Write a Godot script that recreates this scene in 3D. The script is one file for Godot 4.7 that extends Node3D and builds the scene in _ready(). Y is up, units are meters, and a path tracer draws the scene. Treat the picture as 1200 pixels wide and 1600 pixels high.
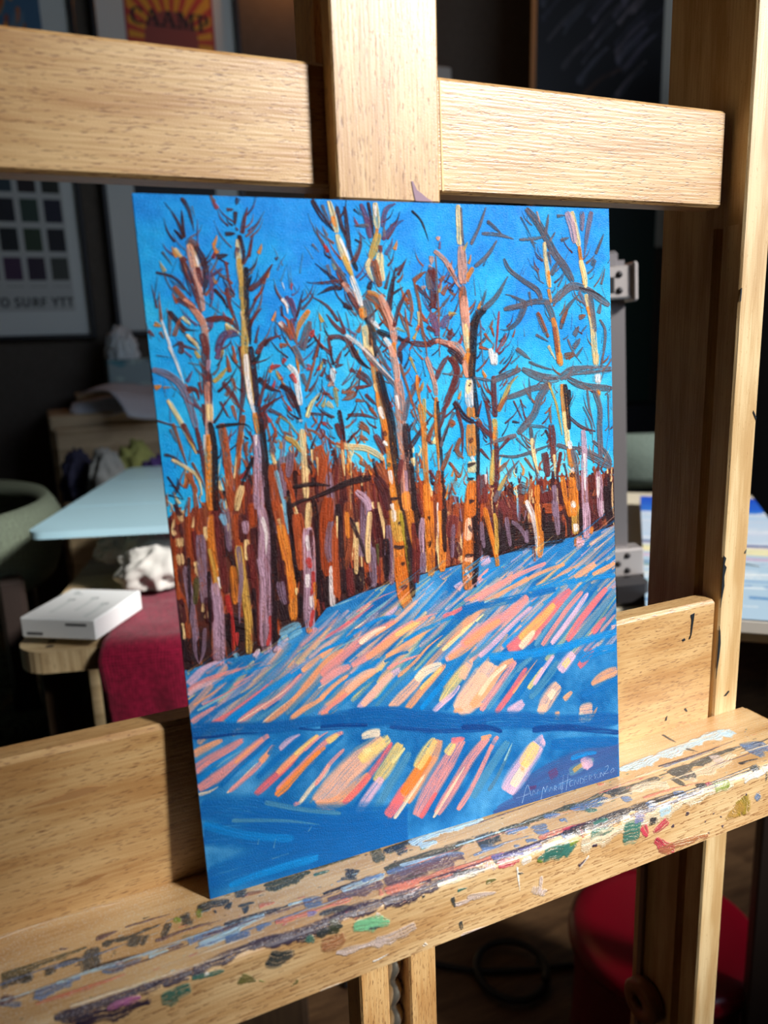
extends Node3D

# ---------------------------------------------------------------- helpers: nodes
var used := {}
func numbered(n: String) -> String:
	var k: int = used.get(n, 0)
	used[n] = k + 1
	return n if k == 0 else "%s_%03d" % [n, k]

func tag(o: Node, label: String, category: String, group := "") -> Node:
	o.set_meta("label", label)
	o.set_meta("category", category)
	if group != "":
		o.set_meta("group", group)
	return o

func thing(called: String, label: String, category: String, at := Vector3.ZERO, turn := 0.0, group := "") -> Node3D:
	var o := Node3D.new()
	o.name = numbered(called)
	add_child(o, true)
	o.position = at
	o.rotation_degrees.y = turn
	tag(o, label, category, group)
	return o

func part(called: String, mesh: Mesh, m: Material, parent: Node, at := Vector3.ZERO, turn := Vector3.ZERO) -> MeshInstance3D:
	var o := MeshInstance3D.new()
	if parent == self:
		o.name = numbered(called)
	else:
		var n := called
		var k := 0
		while parent.has_node(n):
			k += 1
			n = "%s_%03d" % [called, k]
		o.name = n
	o.mesh = mesh
	if m:
		o.material_override = m
	parent.add_child(o, true)
	o.position = at
	o.rotation_degrees = turn
	return o

func struct(called: String, mesh: Mesh, m: Material, at := Vector3.ZERO) -> MeshInstance3D:
	var o := part(called, mesh, m, self, at)
	o.set_meta("kind", "structure")
	return o

# ---------------------------------------------------------------- helpers: meshes
func new_st() -> SurfaceTool:
	var st := SurfaceTool.new()
	st.begin(Mesh.PRIMITIVE_TRIANGLES)
	st.set_smooth_group(-1)
	return st

func tri(st: SurfaceTool, a: Vector3, b: Vector3, c: Vector3, ua := Vector2.ZERO, ub := Vector2.ZERO, uc := Vector2.ZERO) -> void:
	st.set_uv(ua); st.add_vertex(a)
	st.set_uv(ub); st.add_vertex(b)
	st.set_uv(uc); st.add_vertex(c)

# a triangle of a convex body, turned so that it faces away from the centre
func tri_out(st: SurfaceTool, mid: Vector3, p: Array, u: Array) -> void:
	var n: Vector3 = (p[2] - p[0]).cross(p[1] - p[0])
	var c: Vector3 = (p[0] + p[1] + p[2]) / 3.0 - mid
	if n.dot(c) >= 0.0:
		tri(st, p[0], p[1], p[2], u[0], u[1], u[2])
	else:
		tri(st, p[0], p[2], p[1], u[0], u[2], u[1])

const TEX_U := 0.25
const TEX_V := 0.125
# a chamfered box; texture runs along the axis "grain"
func add_box(st: SurfaceTool, lo: Vector3, hi: Vector3, ch := 0.001, grain := 0, shift := Vector2.ZERO) -> void:
	var mid := (lo + hi) * 0.5
	var h := (hi - lo) * 0.5
	ch = minf(ch, minf(h.x, minf(h.y, h.z)) * 0.9)
	var uv := func(p: Vector3, ax: int) -> Vector2:
		var others := [0, 1, 2]
		others.erase(ax)
		var g := grain
		if ax == grain:
			g = others[0]
		var o: int = others[0] if others[1] == g else others[1]
		return Vector2(p[g] / TEX_U, p[o] / TEX_V + ax * 0.31) + shift
	var pt := func(ax: int, s: float, a: float, b: float) -> Vector3:
		var v := Vector3.ZERO
		var i := (ax + 1) % 3
		var j := (ax + 2) % 3
		v[ax] = s * h[ax]
		v[i] = a * (h[i] - ch)
		v[j] = b * (h[j] - ch)
		return v + mid
	for ax in 3:
		for s in [-1.0, 1.0]:
			var q := [pt.call(ax, s, -1.0, -1.0), pt.call(ax, s, 1.0, -1.0), pt.call(ax, s, 1.0, 1.0), pt.call(ax, s, -1.0, 1.0)]
			var w := [uv.call(q[0], ax), uv.call(q[1], ax), uv.call(q[2], ax), uv.call(q[3], ax)]
			tri_out(st, mid, [q[0], q[1], q[2]], [w[0], w[1], w[2]])
			tri_out(st, mid, [q[0], q[2], q[3]], [w[0], w[2], w[3]])
	for ax in 3:
		var i := (ax + 1) % 3
		for s in [-1.0, 1.0]:
			for t in [-1.0, 1.0]:
				var q := [pt.call(ax, s, t, -1.0), pt.call(ax, s, t, 1.0), pt.call(i, t, 1.0, s), pt.call(i, t, -1.0, s)]
				var w := []
				for p in q:
					w.append(uv.call(p, ax))
				tri_out(st, mid, [q[0], q[1], q[2]], [w[0], w[1], w[2]])
				tri_out(st, mid, [q[0], q[2], q[3]], [w[0], w[2], w[3]])
	for s in [-1.0, 1.0]:
		for t in [-1.0, 1.0]:
			for r in [-1.0, 1.0]:
				var q := [pt.call(0, s, t, r), pt.call(1, t, r, s), pt.call(2, r, s, t)]
				tri_out(st, mid, q, [uv.call(q[0], 0), uv.call(q[1], 0), uv.call(q[2], 0)])

func done(st: SurfaceTool) -> ArrayMesh:
	st.generate_normals()
	return st.commit()

func cbox(lo: Vector3, hi: Vector3, ch := 0.001, grain := 0, shift := Vector2.ZERO) -> ArrayMesh:
	var st := new_st()
	add_box(st, lo, hi, ch, grain, shift)
	return done(st)

# sweep a closed outline (counter-clockwise or not) along an axis; vs = texture v of each outline point
func put(axis: int, a: float, p: Vector2) -> Vector3:
	if axis == 0: return Vector3(a, p.y, p.x)
	if axis == 1: return Vector3(p.x, a, p.y)
	return Vector3(p.x, p.y, a)

func add_extrude(st: SurfaceTool, outline: PackedVector2Array, axis: int, a0: float, a1: float, u_scale := 4.0, v_scale := 8.0, vs := PackedFloat32Array(), u0 := 0.0) -> void:
	var n := outline.size()
	var v := PackedFloat32Array()
	if vs.size() == n:
		v = vs.duplicate()
		v.append(vs[0])
	else:
		var acc := 0.0
		for i in n + 1:
			v.append(acc * v_scale)
			acc += outline[i % n].distance_to(outline[(i + 1) % n])
	var ccw := not Geometry2D.is_polygon_clockwise(outline)
	# for axis 0 the outline lies in (z, y), which is mirrored against the other two
	var flip := ccw if axis == 2 else not ccw
	for i in n:
		var p := outline[i]
		var q := outline[(i + 1) % n]
		var A := put(axis, a0, p)
		var B := put(axis, a0, q)
		var Cc := put(axis, a1, q)
		var D := put(axis, a1, p)
		var ua := Vector2((a0 - u0) * u_scale, v[i])
		var ub := Vector2((a0 - u0) * u_scale, v[i + 1])
		var uc := Vector2((a1 - u0) * u_scale, v[i + 1])
		var ud := Vector2((a1 - u0) * u_scale, v[i])
		if flip:
			tri(st, A, Cc, B, ua, uc, ub); tri(st, A, D, Cc, ua, ud, uc)
		else:
			tri(st, A, B, Cc, ua, ub, uc); tri(st, A, Cc, D, ua, uc, ud)
	var idx := Geometry2D.triangulate_polygon(outline)
	for k in range(0, idx.size(), 3):
		for e in [a0, a1]:
			var t := [outline[idx[k]], outline[idx[k + 1]], outline[idx[k + 2]]]
			var P := [put(axis, e, t[0]), put(axis, e, t[1]), put(axis, e, t[2])]
			var U := [t[0] * 5.0, t[1] * 5.0, t[2] * 5.0]
			var nn: Vector3 = (P[2] - P[0]).cross(P[1] - P[0])
			if (nn[axis] > 0.0) == (e == maxf(a0, a1)):
				tri(st, P[0], P[1], P[2], U[0], U[1], U[2])
			else:
				tri(st, P[0], P[2], P[1], U[0], U[2], U[1])

func extrude(outline: PackedVector2Array, axis: int, a0: float, a1: float) -> ArrayMesh:
	var st := new_st()
	add_extrude(st, outline, axis, a0, a1)
	return done(st)

# lathe round the y axis: rings of (radius, height); smooth unless flat
func lathe(rings: PackedVector2Array, sides := 40, smooth := true) -> ArrayMesh:
	var st := SurfaceTool.new()
	st.begin(Mesh.PRIMITIVE_TRIANGLES)
	st.set_smooth_group(0 if smooth else -1)
	for i in rings.size() - 1:
		for k in sides:
			var a := TAU * k / sides
			var b := TAU * (k + 1) / sides
			var r0 := rings[i]
			var r1 := rings[i + 1]
			var A := Vector3(cos(a) * r0.x, r0.y, sin(a) * r0.x)
			var B := Vector3(cos(b) * r0.x, r0.y, sin(b) * r0.x)
			var Cc := Vector3(cos(b) * r1.x, r1.y, sin(b) * r1.x)
			var D := Vector3(cos(a) * r1.x, r1.y, sin(a) * r1.x)
			var u := Vector2(float(k) / sides, float(i) / rings.size())
			if r0.x > 0.0: tri(st, A, B, Cc, u, u, u)
			if r1.x > 0.0: tri(st, A, Cc, D, u, u, u)
	st.index()
	st.generate_normals()
	return st.commit()

# a tube along points
func tube(pts: PackedVector3Array, radius: float, sides := 8) -> ArrayMesh:
	var st := SurfaceTool.new()
	st.begin(Mesh.PRIMITIVE_TRIANGLES)
	st.set_smooth_group(0)
	var rings := []
	for i in pts.size():
		var d := (pts[mini(i + 1, pts.size() - 1)] - pts[maxi(i - 1, 0)]).normalized()
		var s := d.cross(Vector3(0.13, 0.97, 0.21)).normalized()
		var t := s.cross(d)
		var ring := []
		for k in sides:
			var a := TAU * k / sides
			ring.append(pts[i] + (s * cos(a) + t * sin(a)) * radius)
		rings.append(ring)
	for i in rings.size() - 1:
		for k in sides:
			var k2 := (k + 1) % sides
			tri(st, rings[i][k], rings[i][k2], rings[i + 1][k2])
			tri(st, rings[i][k], rings[i + 1][k2], rings[i + 1][k])
	for k in sides - 2:
		tri(st, rings[0][0], rings[0][k + 2], rings[0][k + 1])
		tri(st, rings[-1][0], rings[-1][k + 1], rings[-1][k + 2])
	st.index()
	st.generate_normals()
	return st.commit()

# a cloth of real thickness: fn(i, j) gives the points of its upper face
func sheet(fn: Callable, nu: int, nv: int, thick: float, uvs := Vector2.ONE) -> ArrayMesh:
	var st := SurfaceTool.new()
	st.begin(Mesh.PRIMITIVE_TRIANGLES)
	st.set_smooth_group(0)
	var top := []
	var bot := []
	for i in nu + 1:
		var a := []
		for j in nv + 1:
			a.append(fn.call(float(i) / nu, float(j) / nv))
		top.append(a)
	for i in nu + 1:
		var a := []
		for j in nv + 1:
			var du: Vector3 = top[mini(i + 1, nu)][j] - top[maxi(i - 1, 0)][j]
			var dv: Vector3 = top[i][mini(j + 1, nv)] - top[i][maxi(j - 1, 0)]
			a.append(top[i][j] - dv.cross(du).normalized() * thick)
		bot.append(a)
	var q := func(a: Vector3, b: Vector3, c: Vector3, d: Vector3, ua: Vector2, ub: Vector2, uc: Vector2, ud: Vector2) -> void:
		tri(st, a, b, c, ua, ub, uc)
		tri(st, a, c, d, ua, uc, ud)
	for i in nu:
		for j in nv:
			var u0 := Vector2(float(i) / nu, float(j) / nv) * uvs
			var u1 := Vector2(float(i + 1) / nu, float(j) / nv) * uvs
			var u2 := Vector2(float(i + 1) / nu, float(j + 1) / nv) * uvs
			var u3 := Vector2(float(i) / nu, float(j + 1) / nv) * uvs
			q.call(top[i][j], top[i + 1][j], top[i + 1][j + 1], top[i][j + 1], u0, u1, u2, u3)
			q.call(bot[i][j], bot[i][j + 1], bot[i + 1][j + 1], bot[i + 1][j], u0, u3, u2, u1)
	for i in nu:
		q.call(top[i][0], bot[i][0], bot[i + 1][0], top[i + 1][0], Vector2.ZERO, Vector2.ZERO, Vector2.ZERO, Vector2.ZERO)
		q.call(top[i][nv], top[i + 1][nv], bot[i + 1][nv], bot[i][nv], Vector2.ZERO, Vector2.ZERO, Vector2.ZERO, Vector2.ZERO)
	for j in nv:
		q.call(top[0][j], top[0][j + 1], bot[0][j + 1], bot[0][j], Vector2.ZERO, Vector2.ZERO, Vector2.ZERO, Vector2.ZERO)
		q.call(top[nu][j], bot[nu][j], bot[nu][j + 1], top[nu][j + 1], Vector2.ZERO, Vector2.ZERO, Vector2.ZERO, Vector2.ZERO)
	st.index()
	st.generate_normals()
	return st.commit()

# a crumpled cloth: a flattened ball with folds
func crumple(size: Vector3, sd: int, folds := 0.22, freq := 1.1) -> ArrayMesh:
	var nz := FastNoiseLite.new()
	nz.seed = sd
	nz.noise_type = FastNoiseLite.TYPE_SIMPLEX
	nz.frequency = freq
	nz.fractal_type = FastNoiseLite.FRACTAL_RIDGED
	nz.fractal_octaves = 2
	var st := SurfaceTool.new()
	st.begin(Mesh.PRIMITIVE_TRIANGLES)
	st.set_smooth_group(0)
	var nu := 64
	var nv := 28
	var p := func(i: int, j: int) -> Vector3:
		var a := TAU * (i % nu) / nu
		var b := PI * j / nv
		var d := Vector3(cos(a) * sin(b), cos(b), sin(a) * sin(b))
		var r := 0.8 + folds * nz.get_noise_3dv(d * 0.9)
		var v := d * r
		v.y = maxf(v.y, -0.35)
		return v * size
	for i in nu:
		for j in nv:
			var u := Vector2(float(i) / nu, float(j) / nv)
			tri(st, p.call(i, j), p.call(i + 1, j), p.call(i + 1, j + 1), u, u, u)
			tri(st, p.call(i, j), p.call(i + 1, j + 1), p.call(i, j + 1), u, u, u)
	st.index()
	st.generate_normals()
	return st.commit()

# a soft cushion: a box whose edges are well rounded
func cushion(size: Vector3, power := 4.0, nu := 32, nv := 20) -> ArrayMesh:
	var st := SurfaceTool.new()
	st.begin(Mesh.PRIMITIVE_TRIANGLES)
	st.set_smooth_group(0)
	var sp := func(x: float) -> float: return signf(x) * pow(absf(x), 2.0 / power)
	var p := func(i: int, j: int) -> Vector3:
		var a := TAU * (i % nu) / nu
		var b := PI * j / nv - PI / 2
		return Vector3(sp.call(cos(b)) * sp.call(cos(a)), sp.call(sin(b)), sp.call(cos(b)) * sp.call(sin(a))) * size * 0.5
	for i in nu:
		for j in nv:
			var A: Vector3 = p.call(i, j)
			var Cc: Vector3 = p.call(i + 1, j + 1)
			var B: Vector3 = p.call(i + 1, j)
			var D: Vector3 = p.call(i, j + 1)
			var f := func(q: Vector3) -> Vector2: return Vector2(q.x + q.y * 0.5, q.z + q.y) * 8.0
			tri(st, A, Cc, B, f.call(A), f.call(Cc), f.call(B))
			tri(st, A, D, Cc, f.call(A), f.call(D), f.call(Cc))
	st.index()
	st.generate_normals()
	return st.commit()

# ---------------------------------------------------------------- helpers: materials
func mat(c: Color, rough := 0.6, metal := 0.0, spec := 0.5) -> StandardMaterial3D:
	var m := StandardMaterial3D.new()
	m.albedo_color = c
	m.roughness = rough
	m.metallic = metal
	m.metallic_specular = spec
	return m

func tmat(t: Texture2D, rough := 0.6, tint := Color.WHITE, spec := 0.5) -> StandardMaterial3D:
	var m := mat(tint, rough, 0.0, spec)
	m.albedo_texture = t
	return m

func c8(r: int, g: int, b: int) -> Color:
	return Color8(r, g, b)

# ---------------------------------------------------------------- a sheet to paint on
class Paper:
	var w: int
	var h: int
	var b := PackedByteArray()
	var q := PackedByteArray()
	var nz := PackedByteArray()
	var rng := RandomNumberGenerator.new()

	func _init(ww: int, hh: int, sd: int) -> void:
		w = ww
		h = hh
		b.resize(w * h * 3)
		q.resize(w * h)
		q.fill(100)
		rng.seed = sd
		nz.resize(65536)
		for i in 65536:
			nz[i] = rng.randi() & 255
		# bristles: smooth the noise along one direction
		for j in 256:
			var acc := 128.0
			for i in 512:
				var k := ((i & 255) << 8) + j
				acc = acc * 0.72 + nz[k] * 0.28
				nz[k] = int(clampf((acc - 128.0) * 1.9 + 128.0, 0.0, 255.0))

	func fill(f: Callable) -> void:
		var o := 0
		for y in h:
			for x in w:
				var c: Color = f.call(x, y)
				b[o] = int(clampf(c.r, 0.0, 1.0) * 255.0)
				b[o + 1] = int(clampf(c.g, 0.0, 1.0) * 255.0)
				b[o + 2] = int(clampf(c.b, 0.0, 1.0) * 255.0)
				o += 3

	# one brush stroke: soft = feathered share of its width, dry = how much the ground shows between bristles
	func stroke(c: Color, w0: float, w1: float, p: PackedVector2Array, soft := 0.15, dry := 0.0, vary := 0.3, lift := 60, taper := 0.0) -> void:
		var n := p.size()
		if n < 2:
			return
		var total := 0.0
		for i in n - 1:
			total += p[i].distance_to(p[i + 1])
		if total < 0.5:
			return
		var cr := c.r * 255.0
		var cg := c.g * 255.0
		var cb := c.b * 255.0
		var sv := rng.randi() & 255
		var su := rng.randi() & 255
		var s := 0.0
		for i in n - 1:
			var a := p[maxi(i - 1, 0)]
			var d := p[mini(i + 2, n - 1)]
			var seg := p[i].distance_to(p[i + 1])
			var steps := maxi(int(ceil(seg / 0.8)), 1)
			var last := p[i]
			for k in steps:
				var t := float(k + 1) / steps
				var pos := p[i].cubic_interpolate(p[i + 1], a, d, t)
				var dir := pos - last
				if dir.length_squared() < 0.0001:
					continue
				dir = dir.normalized()
				last = pos
				s += seg / steps
				var f := s / total
				var hw := lerpf(w0, w1, f) * 0.5
				var en := minf(s, total - s)
				var rag := clampf(hw * 0.7, 1.5, 7.0)
				if hw < taper:
					# a thin stroke runs out to a point
					if f > 0.6:
						hw *= 1.0 - 0.72 * (f - 0.6) / 0.4
					elif f < 0.12:
						hw *= 0.6 + 0.4 * f / 0.12
				elif taper > 0.0:
					var reach := minf(hw * 2.6, total * 0.3)
					if en < reach:
						hw *= 0.38 + 0.62 * sqrt(en / reach)
				elif en < rag:
					hw *= 0.7 + 0.3 * en / rag
				if dry > 0.2:
					var jag := nz[(((int(s * 0.22) + su) & 255) << 8) + 7] / 255.0
					hw *= 0.5 + 0.95 * jag
					pos += Vector2(-dir.y, dir.x) * (jag - 0.5) * hw * 0.7
				if hw < 0.6:
					hw = 0.6
				var edge := maxf(1.0, soft * hw)
				var m := int(hw / 0.75)
				var ub := ((int(s * 0.16) + su) & 255) << 8
				for j in range(-m, m + 1):
					var off := j * 0.75
					var x := int(pos.x - dir.y * off)
					var y := int(pos.y + dir.x * off)
					if x < 0 or y < 0 or x >= w or y >= h:
						continue
					var bn := nz[ub + ((j * 2 + sv) & 255)]
					var al := minf((hw - absf(off)) / edge, 1.0) * (0.5 + bn * 0.002)
					if dry > 0.0 and bn < dry * 255.0 * (0.4 + f):
						continue
					if hw >= taper and en < rag * 1.6:
						al *= clampf((en - rag * 1.3 * nz[((j * 3 + sv) & 255)] * 0.0039) * 0.5 + 0.5, 0.0, 1.0)
					if al < 0.02:
						continue
					if soft > 0.4:
						al *= 0.45
					var sh := 1.0 + (bn - 128) * vary * 0.004
					var o := (y * w + x) * 3
					b[o] = int(clampf(lerpf(b[o], cr * sh, al), 0.0, 255.0))
					b[o + 1] = int(clampf(lerpf(b[o + 1], cg * sh, al), 0.0, 255.0))
					b[o + 2] = int(clampf(lerpf(b[o + 2], cb * sh, al), 0.0, 255.0))
					var o1 := y * w + x
					q[o1] = int(lerpf(q[o1], clampf(70.0 + lift * 0.5 + bn * lift * 0.008, 0.0, 255.0), al))

	func script(text: String, pal: Dictionary, wide: float, soft: float, dry: float, vary: float, lift := 60, taper := 0.0, narrow := {}) -> void:
		for line in text.split("\n", false):
			var e := line.split(" ", false)
			if e.size() < 5:
				continue
			var pts := PackedVector2Array()
			for i in range(3, e.size()):
				var xy := e[i].split(",")
				pts.append(Vector2(float(xy[0]), float(xy[1])))
			var c: Color = pal.get(e[0], Color.MAGENTA)
			var v := rng.randf_range(-0.03, 0.03)
			var k: float = narrow.get(e[0], wide)
			stroke(Color(c.r + v, c.g + v, c.b + v), float(e[1]) * k, float(e[2]) * k, pts, soft, dry, vary, lift, taper)

	func image() -> Image:
		return Image.create_from_data(w, h, false, Image.FORMAT_RGB8, b)

	func tex() -> ImageTexture:
		return ImageTexture.create_from_image(image())

	func normals(strength: float) -> ImageTexture:
		var im := Image.create_from_data(w, h, false, Image.FORMAT_L8, q)
		im.convert(Image.FORMAT_RGBA8)
		im.bump_map_to_normal_map(strength)
		return ImageTexture.create_from_image(im)

func noise_map(w: int, h: int, sd: int, freq: float, oct := 3) -> PackedByteArray:
	var n := FastNoiseLite.new()
	n.seed = sd
	n.noise_type = FastNoiseLite.TYPE_SIMPLEX_SMOOTH
	n.frequency = freq
	n.fractal_octaves = oct
	var im := n.get_seamless_image(w, h)
	im.convert(Image.FORMAT_L8)
	return im.get_data()

func stretched(w: int, h: int, sx: int, sd: int, freq: float) -> PackedByteArray:
	var n := FastNoiseLite.new()
	n.seed = sd
	n.noise_type = FastNoiseLite.TYPE_SIMPLEX_SMOOTH
	n.frequency = freq
	n.fractal_octaves = 3
	var im := n.get_seamless_image(maxi(w / sx, 8), h)
	im.convert(Image.FORMAT_L8)
	im.resize(w, h, Image.INTERPOLATE_CUBIC)
	return im.get_data()

# planed wood: long soft figure, fine grain and short ray flecks
func wood(w: int, h: int, sd: int, light: Color, dark: Color, fleck: Color, flecks: int, fleck_long: float, tilt: float, bands := 0.0) -> Paper:
	var pp := Paper.new(w, h, sd)
	var big := stretched(w, h, 5, sd, 0.012)
	var fine := stretched(w, h, 24, sd + 5, 0.16)
	var grit := noise_map(w, h, sd + 9, 0.35, 2)
	var o := 0
	for y in h:
		var band := bands * sin(y * TAU * 9.0 / h + sin(y * TAU * 3.0 / h) * 1.5)
		for x in w:
			var i := y * w + x
			var t := clampf((big[i] - 128) * 0.0045 + (fine[i] - 128) * 0.0035 + (grit[i] - 128) * 0.0022 + 0.45 + band, 0.0, 1.0)
			pp.b[o] = int(lerpf(light.r8, dark.r8, t))
			pp.b[o + 1] = int(lerpf(light.g8, dark.g8, t))
			pp.b[o + 2] = int(lerpf(light.b8, dark.b8, t))
			pp.q[i] = int(clampf(100.0 + (fine[i] - 128) * 0.25 + (grit[i] - 128) * 0.15, 0.0, 255.0))
			o += 3
	for k in flecks:
		var x := pp.rng.randf() * w
		var y := pp.rng.randf() * h
		var l := fleck_long * pp.rng.randf_range(0.4, 1.3)
		var tl := tilt + pp.rng.randf_range(-0.03, 0.03)
		var st := pp.rng.randf_range(0.28, 0.75)
		for e in int(l):
			var xi := int(x + e) % w
			var yi := (int(y + e * tl) + h) % h
			var f := st * sin(PI * (e + 0.5) / l)
			for dy in 2:
				var i := ((yi + dy) % h) * w + xi
				var ff := f * (1.0 if dy == 0 else 0.25)
				pp.b[i * 3] = int(lerpf(pp.b[i * 3], fleck.r8, ff))
				pp.b[i * 3 + 1] = int(lerpf(pp.b[i * 3 + 1], fleck.g8, ff))
				pp.b[i * 3 + 2] = int(lerpf(pp.b[i * 3 + 2], fleck.b8, ff))
				pp.q[i] = int(pp.q[i] * (1.0 - ff * 0.4))
	return pp

func wood_mat(pp: Paper, rough: float, bump: float, spec := 0.8) -> StandardMaterial3D:
	var m := tmat(pp.tex(), rough, Color.WHITE, spec)
	m.normal_enabled = true
	m.normal_texture = pp.normals(bump)
	m.normal_scale = 0.6
	if spec > 0.7:
		m.clearcoat_enabled = true
		m.clearcoat = 0.22
		m.clearcoat_roughness = 0.42
	return m

# ---------------------------------------------------------------- the painted winter scene
func nz_at(k: int) -> float:
	return fposmod(sin(k * 12.9898) * 43758.5453, 1.0)

func at_x(line: String, x: float) -> float:
	var pts := []
	for e in line.split(" ", false):
		var xy := e.split(",")
		pts.append(Vector2(float(xy[0]), float(xy[1])))
	if x <= pts[0].x:
		return pts[0].y
	for i in pts.size() - 1:
		if x <= pts[i + 1].x:
			return lerpf(pts[i].y, pts[i + 1].y, (x - pts[i].x) / maxf(pts[i + 1].x - pts[i].x, 0.01))
	return pts[-1].y

func painting_paper() -> Paper:
	var pp := Paper.new(1200, 1600, 71)
	var pal := {
		"dk": c8(58, 20, 26), "mr": c8(98, 36, 36), "br": c8(142, 72, 44), "ru": c8(160, 66, 28), "or": c8(218, 124, 40), "oc": c8(196, 152, 70), "cr": c8(234, 194, 136),
		"wh": c8(228, 214, 212), "pk": c8(206, 140, 118), "pp": c8(104, 66, 100), "gv": c8(124, 100, 120), "lv": c8(176, 140, 160), "gr": c8(98, 84, 92), "gn": c8(78, 76, 44), "bk": c8(34, 18, 24),
		"rd": c8(176, 44, 40), "lb": c8(110, 170, 200), "ye": c8(240, 220, 150), "yo": c8(150, 130, 30), "ab": c8(206, 106, 34), "lo": c8(230, 150, 70),
		"sp": c8(240, 146, 140), "sk": c8(228, 172, 176), "so": c8(248, 160, 112), "oo": c8(250, 132, 50), "sy": c8(238, 200, 118), "sl": c8(222, 176, 200), "sr": c8(242, 108, 112),
		"sw": c8(250, 218, 184), "pe": c8(248, 180, 150), "b1": c8(0, 102, 176), "b2": c8(0, 130, 208), "b3": c8(76, 140, 178), "gb": c8(86, 130, 160), "dn": c8(0, 62, 132), "bd": c8(0, 86, 158), "be": c8(0, 96, 172), "wg": c8(150, 190, 196),
		"oc2": c8(240, 176, 96), "pv": c8(52, 84, 144), "mp": c8(86, 58, 110), "sg": c8(140, 172, 210),
	}
	var n1 := noise_map(600, 800, 3, 0.008, 4)
	var n2 := noise_map(600, 800, 4, 0.06, 2)
	var snow := "2,1029 42,1025 90,1020 203,1018 229,987 309,974 344,941 429,919 532,903 713,887 827,880 947,862 1071,861 1194,848"
	var wood_top := "-0,674 53,664 120,636 197,593 244,564 311,576 389,592 517,625 601,649 669,704 722,727 798,710 855,713 953,710 1015,686 1076,697 1198,692"
	var sn := PackedFloat32Array()
	var wt := PackedFloat32Array()
	for x in 1200:
		sn.append(at_x(snow, x))
		wt.append(at_x(wood_top, x))
	var o := 0
	for y in 1600:
		for x in 1200:
			var a: int = n1[(y / 2) * 600 + x / 2]
			var d: int = n2[(y / 2) * 600 + x / 2]
			var k := (a - 128) * 0.010
			var r: float
			var g: float
			var bl: float
			if y < wt[x] + (d - 128) * 0.3:
				var t := clampf(y / 1000.0, 0.0, 1.0)
				t = clampf(t + k * 0.35, 0.0, 1.0)
				r = lerpf(6.0, 120.0, t * t)
				g = lerpf(138.0, 214.0, t)
				bl = lerpf(226.0, 240.0, t)
			elif y < sn[x]:
				var t := clampf((y - wt[x]) / (sn[x] - wt[x]), 0.0, 1.0)
				t = clampf(t + (d - 128) * 0.003, 0.0, 1.0)
				r = lerpf(132.0, 44.0, t)
				g = lerpf(58.0, 24.0, t)
				bl = lerpf(38.0, 26.0, t)
			else:
				r = 36.0 + k * 40.0
				g = 122.0 + k * 34.0
				bl = 186.0 + k * 26.0
			var e := (d - 128) * 0.08
			pp.b[o] = int(clampf(r + e, 0.0, 255.0))
			pp.b[o + 1] = int(clampf(g + e, 0.0, 255.0))
			pp.b[o + 2] = int(clampf(bl + e, 0.0, 255.0))
			o += 3
	var R := pp.rng
	# loose strokes of the sky
	for i in 420:
		var x := R.randf() * 1200.0
		var y := R.randf() * at_x(wood_top, x)
		var oo := (int(y) * 1200 + int(x)) * 3
		var v := R.randf_range(-14.0, 16.0)
		var c := Color((pp.b[oo] + v * 0.7) / 255.0, (pp.b[oo + 1] + v) / 255.0, (pp.b[oo + 2] + v * 0.6) / 255.0)
		var a := R.randf_range(-0.6, 0.9)
		var l := R.randf_range(30.0, 90.0)
		pp.stroke(c, R.randf_range(24, 50), R.randf_range(16, 40), PackedVector2Array([Vector2(x, y), Vector2(x + cos(a) * l * 0.5, y - sin(a) * l * 0.5 + 4), Vector2(x + cos(a) * l, y - sin(a) * l)]), 0.9, 0.0, 0.08, 12)
	# undergrowth of thin trunks behind the big trees
	var under := ["br", "ru", "mr", "dk", "gv", "bk", "cr", "br", "ru", "mr", "bk", "dk"]
	for i in 420:
		var x := R.randf() * 1200.0
		var top: float = lerpf(at_x(wood_top, x), at_x(snow, x), R.randf_range(-0.22, 0.75))
		var bot := minf(top + R.randf_range(50, 220), at_x(snow, x) - 2.0)
		if bot < top + 12.0:
			continue
		var right := clampf((x - 700.0) / 300.0, 0.0, 1.0)
		var code: String = under[R.randi() % under.size()]
		if R.randf() < right * 0.75:
			code = ["mr", "bk", "dk", "mr", "bk"][R.randi() % 5]
		var lean := R.randf_range(-14, 14)
		pp.stroke(pal[code], R.randf_range(4, 12), R.randf_range(6, 18), PackedVector2Array([Vector2(x + lean, top), Vector2(x + R.randf_range(-3, 3), (top + bot) * 0.5), Vector2(x, bot)]), 0.3, 0.25, 0.4)
	pp.script(FOREST, pal, 1.4, 0.25, 0.08, 0.4, 100, 5.0)
	# faint twigs against the sky
	for i in 420:
		var x := R.randf() * 1200.0
		var y := R.randf_range(120.0, at_x(wood_top, x))
		if x > 760.0 and R.randf() < 0.4:
			continue
		var a := R.randf_range(0.9, 2.2)
		var l := R.randf_range(20.0, 64.0)
		var code: String = ["mr", "gr", "br", "pp", "dk"][R.randi() % 5]
		pp.stroke(pal[code], R.randf_range(3, 6), 1.5, PackedVector2Array([Vector2(x, y), Vector2(x + cos(a) * l * 0.5, y - sin(a) * l * 0.55), Vector2(x + cos(a) * l, y - sin(a) * l)]), 0.5, 0.3, 0.4, 60, 8.0)
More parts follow.
